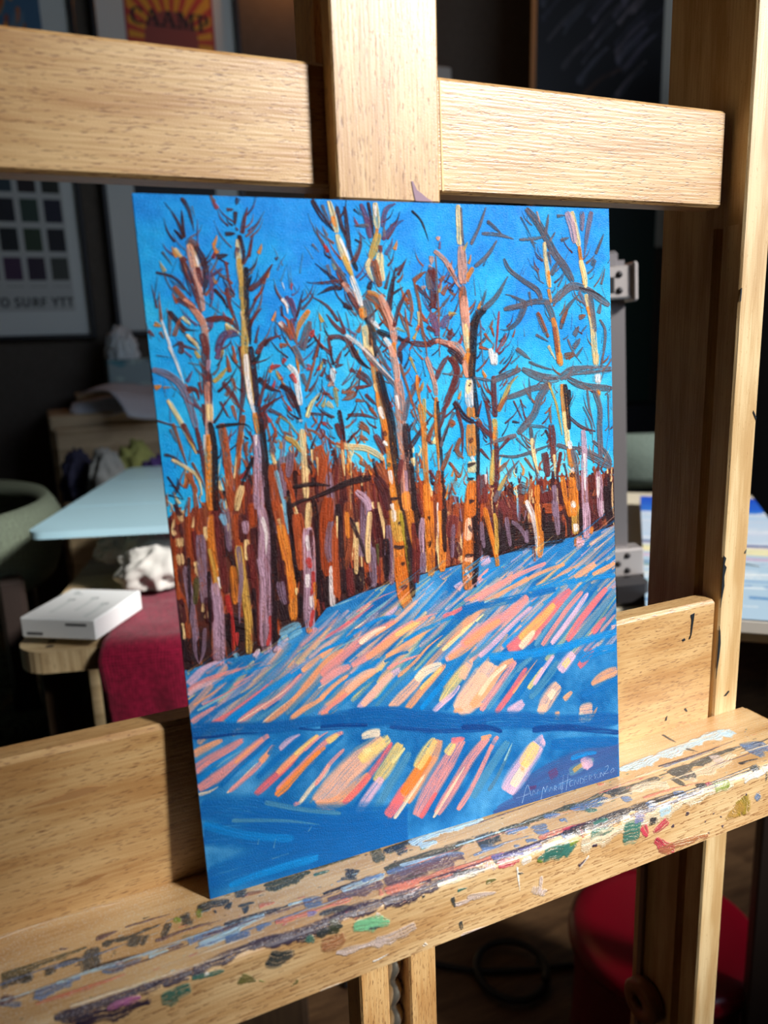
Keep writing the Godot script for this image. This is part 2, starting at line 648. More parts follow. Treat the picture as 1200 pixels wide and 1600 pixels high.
	for i in 330:
		var x := R.randf_range(-60.0, 1200.0)
		var sy := at_x(snow, clampf(x + 60.0, 0.0, 1199.0))
		var dd := R.randf()
		var y := lerpf(sy + 14.0, 1220.0, dd * dd * 0.3 + dd * 0.7)
		var slope := lerpf(0.42, 0.95, clampf((y - 850.0) / 380.0, 0.0, 1.0)) * R.randf_range(0.9, 1.1)
		var l := R.randf_range(90.0, 230.0)
		var e := Vector2(x + l, y - l * slope)
		if e.x < 1198.0 and e.y < at_x(snow, maxf(e.x, 0.0)) + 8.0:
			continue
		if absf(y - 1190.0) < 30.0 and R.randf() < 0.5:
			continue
		var code: String = ["so", "sp", "pe", "sk", "b2", "b1", "b3", "so", "sy", "gb", "b2", "pe"][R.randi() % 12]
		var wd := lerpf(7.0, 20.0, clampf((y - 850.0) / 350.0, 0.0, 1.0)) * R.randf_range(0.7, 1.3)
		pp.stroke(pal[code], wd, wd * 0.7, PackedVector2Array([Vector2(x, y), Vector2(x + l * 0.5, y - l * slope * 0.46), e]), 0.45, 0.05, 0.2, 26, 6.0)
	pp.script(SNOW, pal, 1.6, 0.4, 0.03, 0.16, 26, 5.0, {"bd": 1.05, "be": 1.1, "b1": 0.9, "b2": 0.9, "b3": 0.9, "gb": 0.9, "dn": 1.0, "pv": 1.0, "mp": 1.0, "wg": 1.1})
	# broken light over the far snow
	for i in 150:
		var x := R.randf() * 1200.0
		var sy := at_x(snow, x)
		var y := sy + 4.0 + R.randf() * R.randf() * 200.0
		var l := R.randf_range(30.0, 90.0)
		var code: String = ["sp", "b2", "b3", "sy", "sl", "b1", "gb"][R.randi() % 7]
		pp.stroke(pal[code], R.randf_range(3, 8), 2.0, PackedVector2Array([Vector2(x, y), Vector2(x + l * 0.5, y - l * 0.24), Vector2(x + l, y - l * 0.52)]), 0.5, 0.3, 0.3, 50)
	var line_of := func(text: String) -> PackedVector2Array:
		var q := PackedVector2Array()
		for e in text.split(" ", false):
			var xy := e.split(",")
			q.append(Vector2(float(xy[0]), float(xy[1])))
		return q
	for row in TALL.split("\n", false):
		var q: PackedVector2Array = line_of.call(row.substr(3))
		var grey := row.begins_with("g")
		var many := int(row.substr(1, 2))
		for k in many:
			var f := R.randf() * (q.size() - 1.001)
			var at := q[int(f)].lerp(q[int(f) + 1], f - int(f))
			var side := 1.0 if R.randf() < 0.5 else -1.0
			var up := R.randf_range(0.75, 1.25)
			var l := R.randf_range(24.0, 74.0)
			var start := at + Vector2(side * R.randf_range(0.0, 34.0), R.randf_range(-10, 10))
			var tip := start + Vector2(side * cos(up) * l, -sin(up) * l)
			var code: String = (["gr", "gr", "mr", "br"] if grey else ["mr", "dk", "br", "mr", "pp", "ru", "dk", "gr"])[R.randi() % (4 if grey else 8)]
			pp.stroke(pal[code], R.randf_range(4.0, 9.0), 2.0, PackedVector2Array([start, start.lerp(tip, 0.5) + Vector2(side * 4.0, 3.0), tip]), 0.3, 0.15, 0.4, 80, 8.0)
			if not grey and R.randf() < 0.22:
				var c2: String = ["rd", "ru", "or", "br", "oc"][R.randi() % 5]
				pp.stroke(pal[c2], R.randf_range(7, 14), 4.0, PackedVector2Array([tip, tip + Vector2(side * 6.0, -12.0), tip + Vector2(side * 9.0, -22.0)]), 0.3, 0.1, 0.4, 90, 8.0)
	# broken tops of the undergrowth
	for k in 260:
		var x := R.randf() * 1200.0
		var y := at_x(wood_top, x) + R.randf_range(-60.0, 50.0)
		var code: String = ["ru", "br", "mr", "ru", "or", "cr", "dk"][R.randi() % 7]
		pp.stroke(pal[code], R.randf_range(4, 12), 3.0, PackedVector2Array([Vector2(x, y), Vector2(x + R.randf_range(-8, 8), y - 14.0), Vector2(x + R.randf_range(-16, 16), y - R.randf_range(20, 48))]), 0.3, 0.2, 0.4, 80, 8.0)
	pp.script(TREES, pal, 1.2, 0.2, 0.05, 0.4, 110, 7.0)
	pp.script(SIGN, pal, 0.6, 0.3, 0.2, 0.2, 40)
	# the grain of the ground under the paint
	var gr := noise_map(600, 800, 12, 0.30, 2)
	for y in 1600:
		for x in 1200:
			var i := y * 1200 + x
			pp.q[i] = clampi(pp.q[i] + ((gr[((y * 1) % 800) * 600 + (x * 1) % 600] - 128) >> 1), 0, 255)
	return pp

const SNOW := """
sl 19 3 2,1065 40,1035 75,1024 91,1030
sp 11 3 1,1078 46,1061 118,1051 178,1044
sk 13 4 -0,1091 26,1074 87,1066
b2 20 7 57,1077 103,1066 150,1059 197,1055
sy 3 1 -1,1098 25,1087
so 5 2 10,1114 59,1094 89,1077
sp 6 2 105,1087 135,1076 155,1070
wg 7 3 18,1129 60,1115 117,1096
sp 13 5 -1,1155 29,1141 59,1128
sp 3 2 31,1118 84,1103 148,1079
b1 17 10 14,1162 81,1129 128,1112 160,1095
sr 10 5 42,1170 92,1152 136,1131 186,1101 197,1093
b2 27 20 77,1173 142,1139 205,1108 277,1074 335,1051
sp 12 7 106,1179 154,1156 195,1144 239,1115 268,1093
sw 3 2 104,1179 168,1152 224,1126 261,1099
b3 15 14 151,1183 208,1157 248,1128 285,1097 312,1078
so 14 10 167,1194 206,1175 246,1152 284,1118 314,1089 344,1067 378,1052
sw 3 1 164,1193 200,1170 254,1140
so 14 3 269,1087 313,1060 364,1039
gb 17 14 222,1185 252,1160 293,1130 331,1103 379,1081
so 12 8 232,1198 268,1181 300,1171 338,1150 375,1130
sw 2 1 307,1137 347,1120 377,1105
b3 16 14 267,1195 307,1179 348,1160 375,1133
so 18 14 308,1207 341,1194 373,1162
bd 37 33 -4,1181 44,1182 104,1193 163,1207 230,1214 300,1219 371,1234
bd 23 26 -2,1168 35,1172 76,1178
dn 9 7 -2,1193 48,1200 103,1206 149,1214
dn 7 6 250,1227 298,1242 369,1255
so 20 10 -3,1232 30,1223 66,1213
b3 8 5 -1,1246 36,1231 66,1218
sp 19 13 -3,1266 40,1250 77,1238 115,1223
b2 9 5 -1,1280 49,1262 93,1245 127,1230
wg 3 2 33,1286 68,1264 126,1243
b2 20 10 0,1298 47,1276
sp 22 17 -2,1318 35,1304 79,1284 121,1259 163,1235 178,1228
so 7 5 90,1276 125,1253 160,1234
sw 7 3 -3,1332 26,1331 46,1324
b1 20 14 49,1325 95,1291 137,1264 180,1235
b2 8 3 98,1296 144,1269 190,1241
sw 5 3 65,1345 92,1326 120,1305 142,1289
sp 10 7 70,1343 109,1320 144,1297 185,1254
so 17 3 148,1291 170,1272 189,1255
b1 14 10 170,1275 193,1249 208,1235
sl 15 8 198,1271 223,1253 252,1244
b1 21 21 138,1327 182,1296 226,1268 259,1247
gb 3 3 129,1353 165,1327 202,1304
sr 15 15 129,1369 164,1345 200,1322 241,1293
so 14 11 186,1329 222,1303 259,1279 297,1256
sy 8 7 234,1291 267,1271 297,1256
sp 6 5 259,1287 296,1263 322,1253
b1 8 7 250,1302 288,1276 322,1255
sp 11 11 182,1371 230,1337 279,1302 324,1273 361,1264
oo 16 14 177,1384 210,1364 255,1329 300,1300 315,1293
sy 14 14 316,1279 350,1269
b1 16 14 216,1377 265,1335 315,1300 361,1271
sw 9 11 233,1422 268,1387 303,1360 319,1338
sp 9 7 279,1383 319,1338 361,1308
gb 11 11 261,1426 308,1379 359,1341
wg 5 2 360,940 400,932 436,928
wg 11 3 443,982 489,958 527,935
sp 4 2 419,964 472,941 533,926
sr 8 4 336,1015 380,995 433,970 464,954
sk 5 2 322,1020 376,1005 406,989
b3 11 7 321,1027 387,1004 443,982 481,964
sl 15 4 494,991 518,977 530,965
sw 3 1 412,1005 443,989 469,976
b2 14 11 319,1047 385,1028 438,1006 479,992 528,993
so 14 4 318,1061 355,1043
wg 4 2 317,1071 373,1043 440,1024 497,1002
sp 21 11 315,1106 359,1080 413,1047 466,1022 520,1006
sw 14 7 420,1045 459,1024 493,1016
so 7 5 465,1032 496,1020 528,1004
b1 11 9 377,1087 434,1055 476,1034 543,1003
sp 16 15 394,1097 440,1081 486,1058 525,1036 573,1015
so 16 13 435,1087 482,1064 529,1040 580,1020 612,1008
sy 11 7 517,1042 557,1027 588,1018
sp 5 3 577,1016 612,1008 636,1004
b3 8 6 468,1098 523,1072 579,1042 631,1018
so 13 9 487,1094 538,1075 594,1048 643,1028 683,1016
sr 12 6 651,1018 688,1010 717,1000
b2 15 15 539,1060 579,1046 630,1033 683,1020
b1 27 23 549,1139 607,1091 657,1060 711,1025 783,999
sp 7 5 489,1124 528,1113 583,1105
so 8 4 517,1151 566,1121 607,1088 648,1066
b1 13 11 483,1104 521,1093 552,1092
wg 4 2 520,1115 568,1088 625,1061
ye 9 3 646,1106 688,1081 722,1060 747,1042
ye 4 2 751,1043 777,1029
sk 17 16 652,1134 694,1112 741,1087 779,1067
so 16 17 661,1132 715,1112 774,1081
b2 11 18 320,1171 373,1132 422,1114 472,1095
sp 18 14 313,1127 354,1107 394,1097
so 9 7 310,1162 344,1140 385,1120
so 25 18 328,1202 371,1168 416,1145 459,1121
pe 18 14 378,1162 417,1131 459,1121
sp 11 9 310,1205 348,1184 378,1166
b2 15 15 328,1205 373,1183 419,1156 473,1128
sl 16 13 404,1211 447,1181 483,1152 527,1131
pe 18 15 415,1207 455,1175 503,1137
b3 15 15 452,1215 492,1183 533,1154 565,1135
pe 23 19 489,1230 534,1199 570,1173 588,1147
sw 23 15 566,1173 595,1152 644,1143
so 19 12 534,1244 576,1205 618,1172 652,1145
sy 9 6 577,1197 610,1174 643,1151
b2 23 19 573,1253 607,1223 641,1196 675,1165
sy 20 24 633,1247 668,1205 716,1162
sl 14 9 608,1267 637,1248 671,1229 689,1210
b1 16 16 644,1269 688,1229 740,1182
pe 48 52 676,1280 728,1245 768,1199
so 12 8 668,1278 710,1276 760,1279
bd 53 49 305,1221 377,1231 450,1244 525,1265 603,1286 683,1312 766,1332
bd 26 21 378,1216 425,1222 511,1239 565,1262
dn 11 13 304,1236 361,1245 426,1260
dn 14 16 486,1278 562,1304 641,1326 765,1351
sp 15 5 758,941 775,926 792,910
b2 12 6 771,932 812,913 846,907
sp 9 5 716,985 777,970 852,945 917,928
so 6 4 731,988 810,964 865,936
sp 12 8 752,988 806,967 869,944 969,921
b2 8 6 792,991 864,961 925,937
so 10 8 775,999 843,977 907,957 977,941 1030,934
sk 5 4 719,997 760,989
so 10 4 949,988 993,970 1038,950 1079,941
b3 14 8 880,979 941,958 1003,941
b2 17 17 914,988 975,979 1047,963 1101,948
so 17 13 1060,980 1092,962 1134,945
b2 13 10 1105,976 1143,958 1161,949
so 13 10 1119,978 1166,965 1199,955
b2 21 17 940,992 1019,986 1091,985 1198,990
wg 3 2 1114,1000 1141,1001
b1 32 24 706,1006 787,1005 854,1005 922,1001 1001,998
wg 6 2 775,999 813,990
ye 9 3 703,1067 728,1054 749,1042
ye 5 2 748,1046 774,1028
gb 16 12 756,1051 803,1018 841,1010
sp 28 20 701,1104 755,1077 810,1057 870,1030 909,1002
so 16 14 709,1102 767,1076 822,1055
b3 20 16 723,1138 795,1107 864,1063 912,1033
sk 8 5 829,1090 877,1057 912,1033
sl 14 8 751,1144 798,1115 855,1076 921,1035
gb 10 4 916,1034 947,1020 974,1009
b2 24 20 823,1131 893,1091 946,1054 1000,1013
sr 41 25 839,1145 891,1121 949,1078 1008,1034 1050,1010
oc2 29 16 878,1122 936,1083 995,1039
sw 20 12 877,1145 900,1126 927,1104
b3 18 17 925,1146 970,1101 1017,1055 1063,1016
sp 13 11 947,1151 988,1108 1034,1061 1086,1019
gb 10 8 960,1153 1006,1103 1057,1058
sl 14 11 977,1153 1019,1113 1066,1067 1104,1026
b3 13 13 1004,1146 1056,1100 1103,1057 1136,1024
sr 19 15 1029,1154 1074,1104 1126,1057 1169,1021
gb 26 35 1063,1153 1115,1107 1173,1057 1197,1033
sr 19 10 1114,1148 1138,1127 1162,1107
so 4 3 1100,1152 1119,1139
gb 13 6 1147,1132 1176,1106 1196,1085
b2 34 29 780,1149 864,1162 933,1167 1022,1169 1109,1161 1199,1158
sk 13 4 1180,1142 1197,1137
pe 59 59 691,1278 730,1241 773,1201 796,1171
so 24 16 720,1277 772,1235 816,1190 859,1172
sw 12 8 746,1252 785,1211 833,1182
sp 16 16 748,1295 791,1254 831,1213 863,1177
pe 23 16 696,1196 722,1157 735,1152
b3 24 20 768,1296 817,1248 862,1204 915,1179
sr 16 12 793,1313 833,1275 869,1236 896,1203
so 6 3 850,1267 895,1222 932,1187
b1 17 21 831,1314 876,1269 921,1227 958,1196
sy 14 8 898,1266 930,1233 948,1213
sl 12 10 916,1258 948,1221 985,1185
b3 33 33 901,1294 956,1250 1002,1204
sl 29 20 831,1321 857,1312 884,1298
pe 34 34 939,1338 967,1300 1000,1271
sw 19 13 963,1307 986,1284
sl 30 25 1001,1236 1029,1210 1053,1191
sy 17 13 1013,1226 1039,1204
sr 19 17 1065,1237 1089,1218 1118,1191
sk 9 4 1113,1194 1137,1175
b2 35 35 1070,1218 1131,1202 1198,1202
so 26 26 1110,1303 1148,1282 1201,1272
b1 31 40 1072,1323 1128,1311 1201,1301
so 17 9 1012,1322 1031,1310 1042,1304
pe 25 13 926,1343 944,1335 958,1322
so 21 19 979,1363 992,1364 1001,1364
pe 39 44 1061,1373 1089,1376 1112,1377
sw 13 10 1066,1370 1079,1390 1102,1401
so 9 4 1107,1396 1127,1368
bd 58 54 689,1323 792,1332 899,1357 1014,1391 1203,1422
dn 20 16 688,1327 758,1343 811,1368
dn 26 18 906,1386 995,1399 1078,1423 1202,1464
pe 53 43 276,1433 315,1410 361,1373 408,1341 469,1308
so 29 24 275,1438 332,1444 382,1418 424,1390
sr 15 10 346,1452 387,1424 434,1382 489,1322
sy 29 24 397,1348 438,1329 485,1306
sw 15 19 407,1288 431,1284 461,1288
gb 15 10 385,1316 420,1305 445,1297
ye 15 10 408,1332 434,1323
b1 22 20 379,1466 432,1412 487,1346
sy 30 25 437,1418 480,1374 513,1328
ye 10 7 485,1376 523,1345
sl 20 20 382,1487 414,1451 457,1408
b3 30 30 426,1500 481,1430 537,1359
sr 30 22 459,1524 492,1488 526,1442
sp 10 9 -1,1279 34,1257
be 80 103 -2,1369 106,1400 235,1465 376,1505 520,1537
be 94 122 -1,1434 101,1455 231,1512 372,1554 517,1577
be 104 104 1,1546 92,1547 228,1555 370,1579 518,1572
b2 27 27 2,1407 100,1464 213,1507
b2 23 32 45,1580 143,1573 273,1574
b3 19 14 151,1393 247,1439 339,1475
b3 14 9 69,1417 191,1452 280,1488
wg 2 1 124,1495 129,1482
wg 2 1 162,1516 169,1494
wg 2 1 251,1499 262,1487
wg 2 1 155,1543 197,1541
sp 9 7 221,1418 235,1417
so 40 34 512,1494 556,1433 600,1383 620,1343
oo 25 22 508,1471 551,1426 594,1381
sy 28 23 552,1410 590,1363 614,1342
sr 28 17 460,1518 484,1497 508,1471
sw 9 6 481,1530 524,1486 574,1432
sp 35 35 543,1542 588,1481 639,1421 690,1360
sy 23 14 640,1393 666,1365
sr 14 9 554,1551 605,1491
sr 14 9 654,1357 696,1361
b1 21 17 585,1537 648,1463 708,1370
sp 26 21 601,1553 653,1493 711,1422 769,1373
sw 7 5 592,1559 634,1510 692,1440
so 12 8 744,1373 778,1372
b1 18 14 656,1545 714,1469 780,1387
sp 14 10 664,1559 713,1503 780,1399 799,1380
b3 36 36 711,1537 764,1470 830,1399
gb 18 10 761,1528 794,1490 842,1414
wg 7 4 815,1454 842,1408
pv 39 85 783,1593 913,1581 1076,1569 1198,1563
pv 46 78 835,1571 954,1543 1077,1533 1199,1520
pv 39 78 875,1535 982,1514 1092,1506 1199,1495
pv 39 66 770,1601 912,1605 1075,1600 1197,1595
b1 52 39 965,1444 1079,1466 1199,1489
sl 56 37 817,1549 864,1496 925,1434 946,1421
sw 25 19 836,1536 891,1473
sy 31 31 871,1486 892,1461 919,1427
so 19 12 864,1496 877,1488
b2 26 13 1030,1502 1085,1501 1120,1506
gb 46 26 1022,1543 1063,1535 1113,1523
oc 13 9 1036,1543 1078,1527
sl 29 22 1064,1529 1085,1528 1098,1550
mp 38 32 954,1537 988,1528
mp 19 13 888,1556 914,1557
"""
const FOREST := """
bk 69 69 6,953 3,1011
bk 38 19 9,1012 27,1019
bk 52 46 80,934 153,967
bk 68 54 246,896 258,952
bk 42 42 343,843 350,926
ru 18 15 6,724 -2,823 14,877
ru 12 9 44,679 38,791 42,843
mr 12 9 52,714 52,778
cr 15 12 30,662 24,692
cr 15 13 19,723 18,748
cr 13 12 16,760 17,788
gv 14 11 26,790 28,860 30,912 33,964
gn 13 9 48,818 38,881
dk 19 19 3,862 6,921
gv 19 16 65,722 61,833 59,885
gv 8 5 31,935 27,990 32,1020
gv 8 6 54,939 45,993 33,1020
lv 6 4 88,688 81,715
or 14 13 94,682 87,751 89,812 88,863
oc 8 6 81,759 89,812 89,867
cr 9 5 77,708 77,740
lv 22 24 83,837 86,902 83,967 77,1036
wh 5 3 95,826 97,855
dk 16 16 67,866 67,931
mr 16 13 105,649 106,728 108,808 108,867
rd 13 6 110,870 115,923 114,973 110,1012
gv 19 9 127,670 126,714 127,772
lb 11 9 120,650 123,679
lb 16 6 117,682 123,711
ru 19 13 151,686 148,749 149,808
or 14 13 130,805 130,857 128,896
oc 16 14 147,759 152,880 154,947 148,1020
gv 10 6 147,762 147,833 137,898 133,943
dk 13 8 161,687 157,728 157,754
lv 14 10 168,704 167,736
cr 11 10 167,749 164,797
dk 19 13 186,722 186,787 189,833
mr 15 10 173,759 177,851 178,951 176,1005
ru 19 13 188,665 186,722
rd 8 5 125,962 122,994
lv 23 26 206,679 212,725 205,796 202,868 195,941 191,1007 194,1028
wh 8 6 207,702 214,739 209,790
lv 13 10 192,794 198,841
rd 11 7 206,936 206,970 192,1008
bk 13 12 227,663 230,744 223,858 214,957 209,1028
ru 20 20 240,664 251,724 258,797 262,864
or 20 17 248,723 258,797 263,871 261,959
cr 7 3 246,710 250,740
ab 10 10 260,851 262,905
dk 10 8 247,809 249,896 251,917
bk 13 13 272,674 277,734 277,807 282,868
lb 8 5 263,667 263,706 266,749
gv 20 10 236,857 239,894 244,915
cr 7 4 274,880 273,897
ru 27 20 290,702 294,769 291,842
cr 13 13 322,680 317,716 313,745
lv 26 22 314,738 311,811 307,885 300,945 299,997
wh 10 8 310,758 312,795
wh 10 7 304,851 301,884
wh 10 7 308,906 308,933
rd 8 7 318,846 315,886 307,905
rd 12 10 308,811 312,838
rd 8 7 311,940 300,983
or 7 7 320,873 318,914 314,941
ab 14 10 297,979 295,996
bk 12 10 333,674 337,741 333,841 323,915
br 10 10 319,752 322,763
dk 8 5 320,746 319,796 319,819
bk 8 4 34,772 28,860 20,923
bk 8 5 76,810 69,899 65,964
bk 8 6 110,913 108,965 108,998
bk 8 5 173,864 171,936 168,983
bk 10 7 283,902 277,955
lv 5 3 96,1029 108,1035
lb 13 10 109,1019 123,1015
wh 10 7 161,1029 172,1011
sl 13 10 157,1031 172,1017
sl 17 10 211,1028 222,1013
lb 31 27 224,993 255,982 280,976
ru 31 24 371,673 357,764 355,866
br 21 21 419,688 411,789 395,855
gv 21 21 462,683 455,777 440,830
ru 21 17 387,735 383,822 372,923
mr 21 21 402,852 402,908
gv 15 17 373,730 361,792 365,833
wh 8 15 364,840 361,887 360,942
ru 10 10 379,744 373,821 369,913
bk 10 14 394,692 393,789 391,913
bk 9 7 419,728 443,793 457,850
bk 18 18 438,851 434,913
cr 11 8 433,781 426,870
cr 5 3 388,721 384,775
or 10 8 413,714 412,778
gv 18 14 471,807 470,862 470,911
dk 18 14 489,713 494,789 494,838
cr 9 6 497,700 504,749 505,791
gv 16 13 518,758 520,842 517,912
bk 18 14 509,791 505,889
dk 14 14 451,880 460,903
gn 7 5 486,802 485,858
cr 11 11 473,721 461,795 460,847
mr 21 18 506,677 519,744
or 22 25 542,654 540,719 542,796 544,873 548,931 556,983
oc 32 36 540,664 542,706 546,765 549,807
ab 29 33 542,841 546,895 551,946 560,980
wh 11 9 534,722 535,753
wh 7 4 533,650 535,677
bk 9 5 529,711 541,698 560,694
bk 9 7 529,815 544,820 557,819
bk 7 11 544,761 556,759
bk 12 7 549,856 552,867
bk 13 6 540,926 560,919
yo 9 7 553,734 563,820 569,898 573,953
bk 18 13 555,652 568,740 572,849 573,953
or 33 18 573,661 583,745 589,830
mr 18 18 589,760 589,830 583,919
lv 18 14 570,660 579,696
bk 18 15 581,655 596,726 602,804
lv 16 7 613,752 606,797 606,854
gv 13 15 607,840 604,897
mr 11 7 602,691 610,745
or 22 18 628,666 630,730 629,807 626,907
bk 7 5 630,751 630,761
bk 9 6 628,814 625,832
wh 6 4 656,718 654,778 652,810
or 16 15 666,670 664,734 664,812 658,901
bk 11 9 675,682 670,770 669,849
dk 23 23 694,827 708,869
mr 30 23 698,755 687,815
gv 11 8 697,780 688,866
ab 27 34 753,679 746,761 740,833 734,902 731,960
cr 15 11 758,694 752,729
pe 19 19 744,768 736,829
pe 23 19 731,886 740,866
wh 6 4 726,904 737,932
bk 10 6 744,721 764,727
bk 10 6 726,867 753,868
bk 8 5 741,789 748,808
bk 15 15 771,674 765,782 757,890 748,948
sl 22 15 584,966 587,970
sl 23 8 695,954 712,935
bk 57 61 778,852 862,838 931,839 1037,845
mr 48 32 824,752 899,775
ru 24 16 960,768 994,775 1030,776
br 13 11 1171,827 1166,846
gv 9 8 777,783 782,853
or 12 10 789,748 804,819 818,884 820,914
oc 10 12 817,766 821,810 818,876
bk 12 12 836,753 832,841
gv 12 8 852,781 861,860
gv 10 8 868,794 893,815 917,856
gv 10 8 889,752 891,797
gv 12 12 912,822 912,859
wh 14 12 913,744 933,787 944,841 946,898
or 15 16 947,751 952,804 956,858 950,906
bk 10 8 968,769 964,832
br 10 8 934,870 934,912
gv 18 12 1004,754 1009,807 1012,850
or 17 12 1044,758 1052,805
oc 25 21 1067,757 1070,803 1068,857
wh 17 12 1062,772 1065,799
wh 15 13 1069,823 1071,850
ab 24 17 1077,858 1074,893
bk 14 13 1089,783 1087,844
lv 21 21 1103,769 1106,819 1102,873
or 10 9 1124,841 1119,860
wh 15 13 1158,771 1160,810
br 15 13 1164,823 1166,846
bk 26 22 1177,793 1190,842
sl 34 13 1067,880 1099,881
sl 24 16 767,891 801,885
bk 12 8 755,744 757,849 750,955
"""
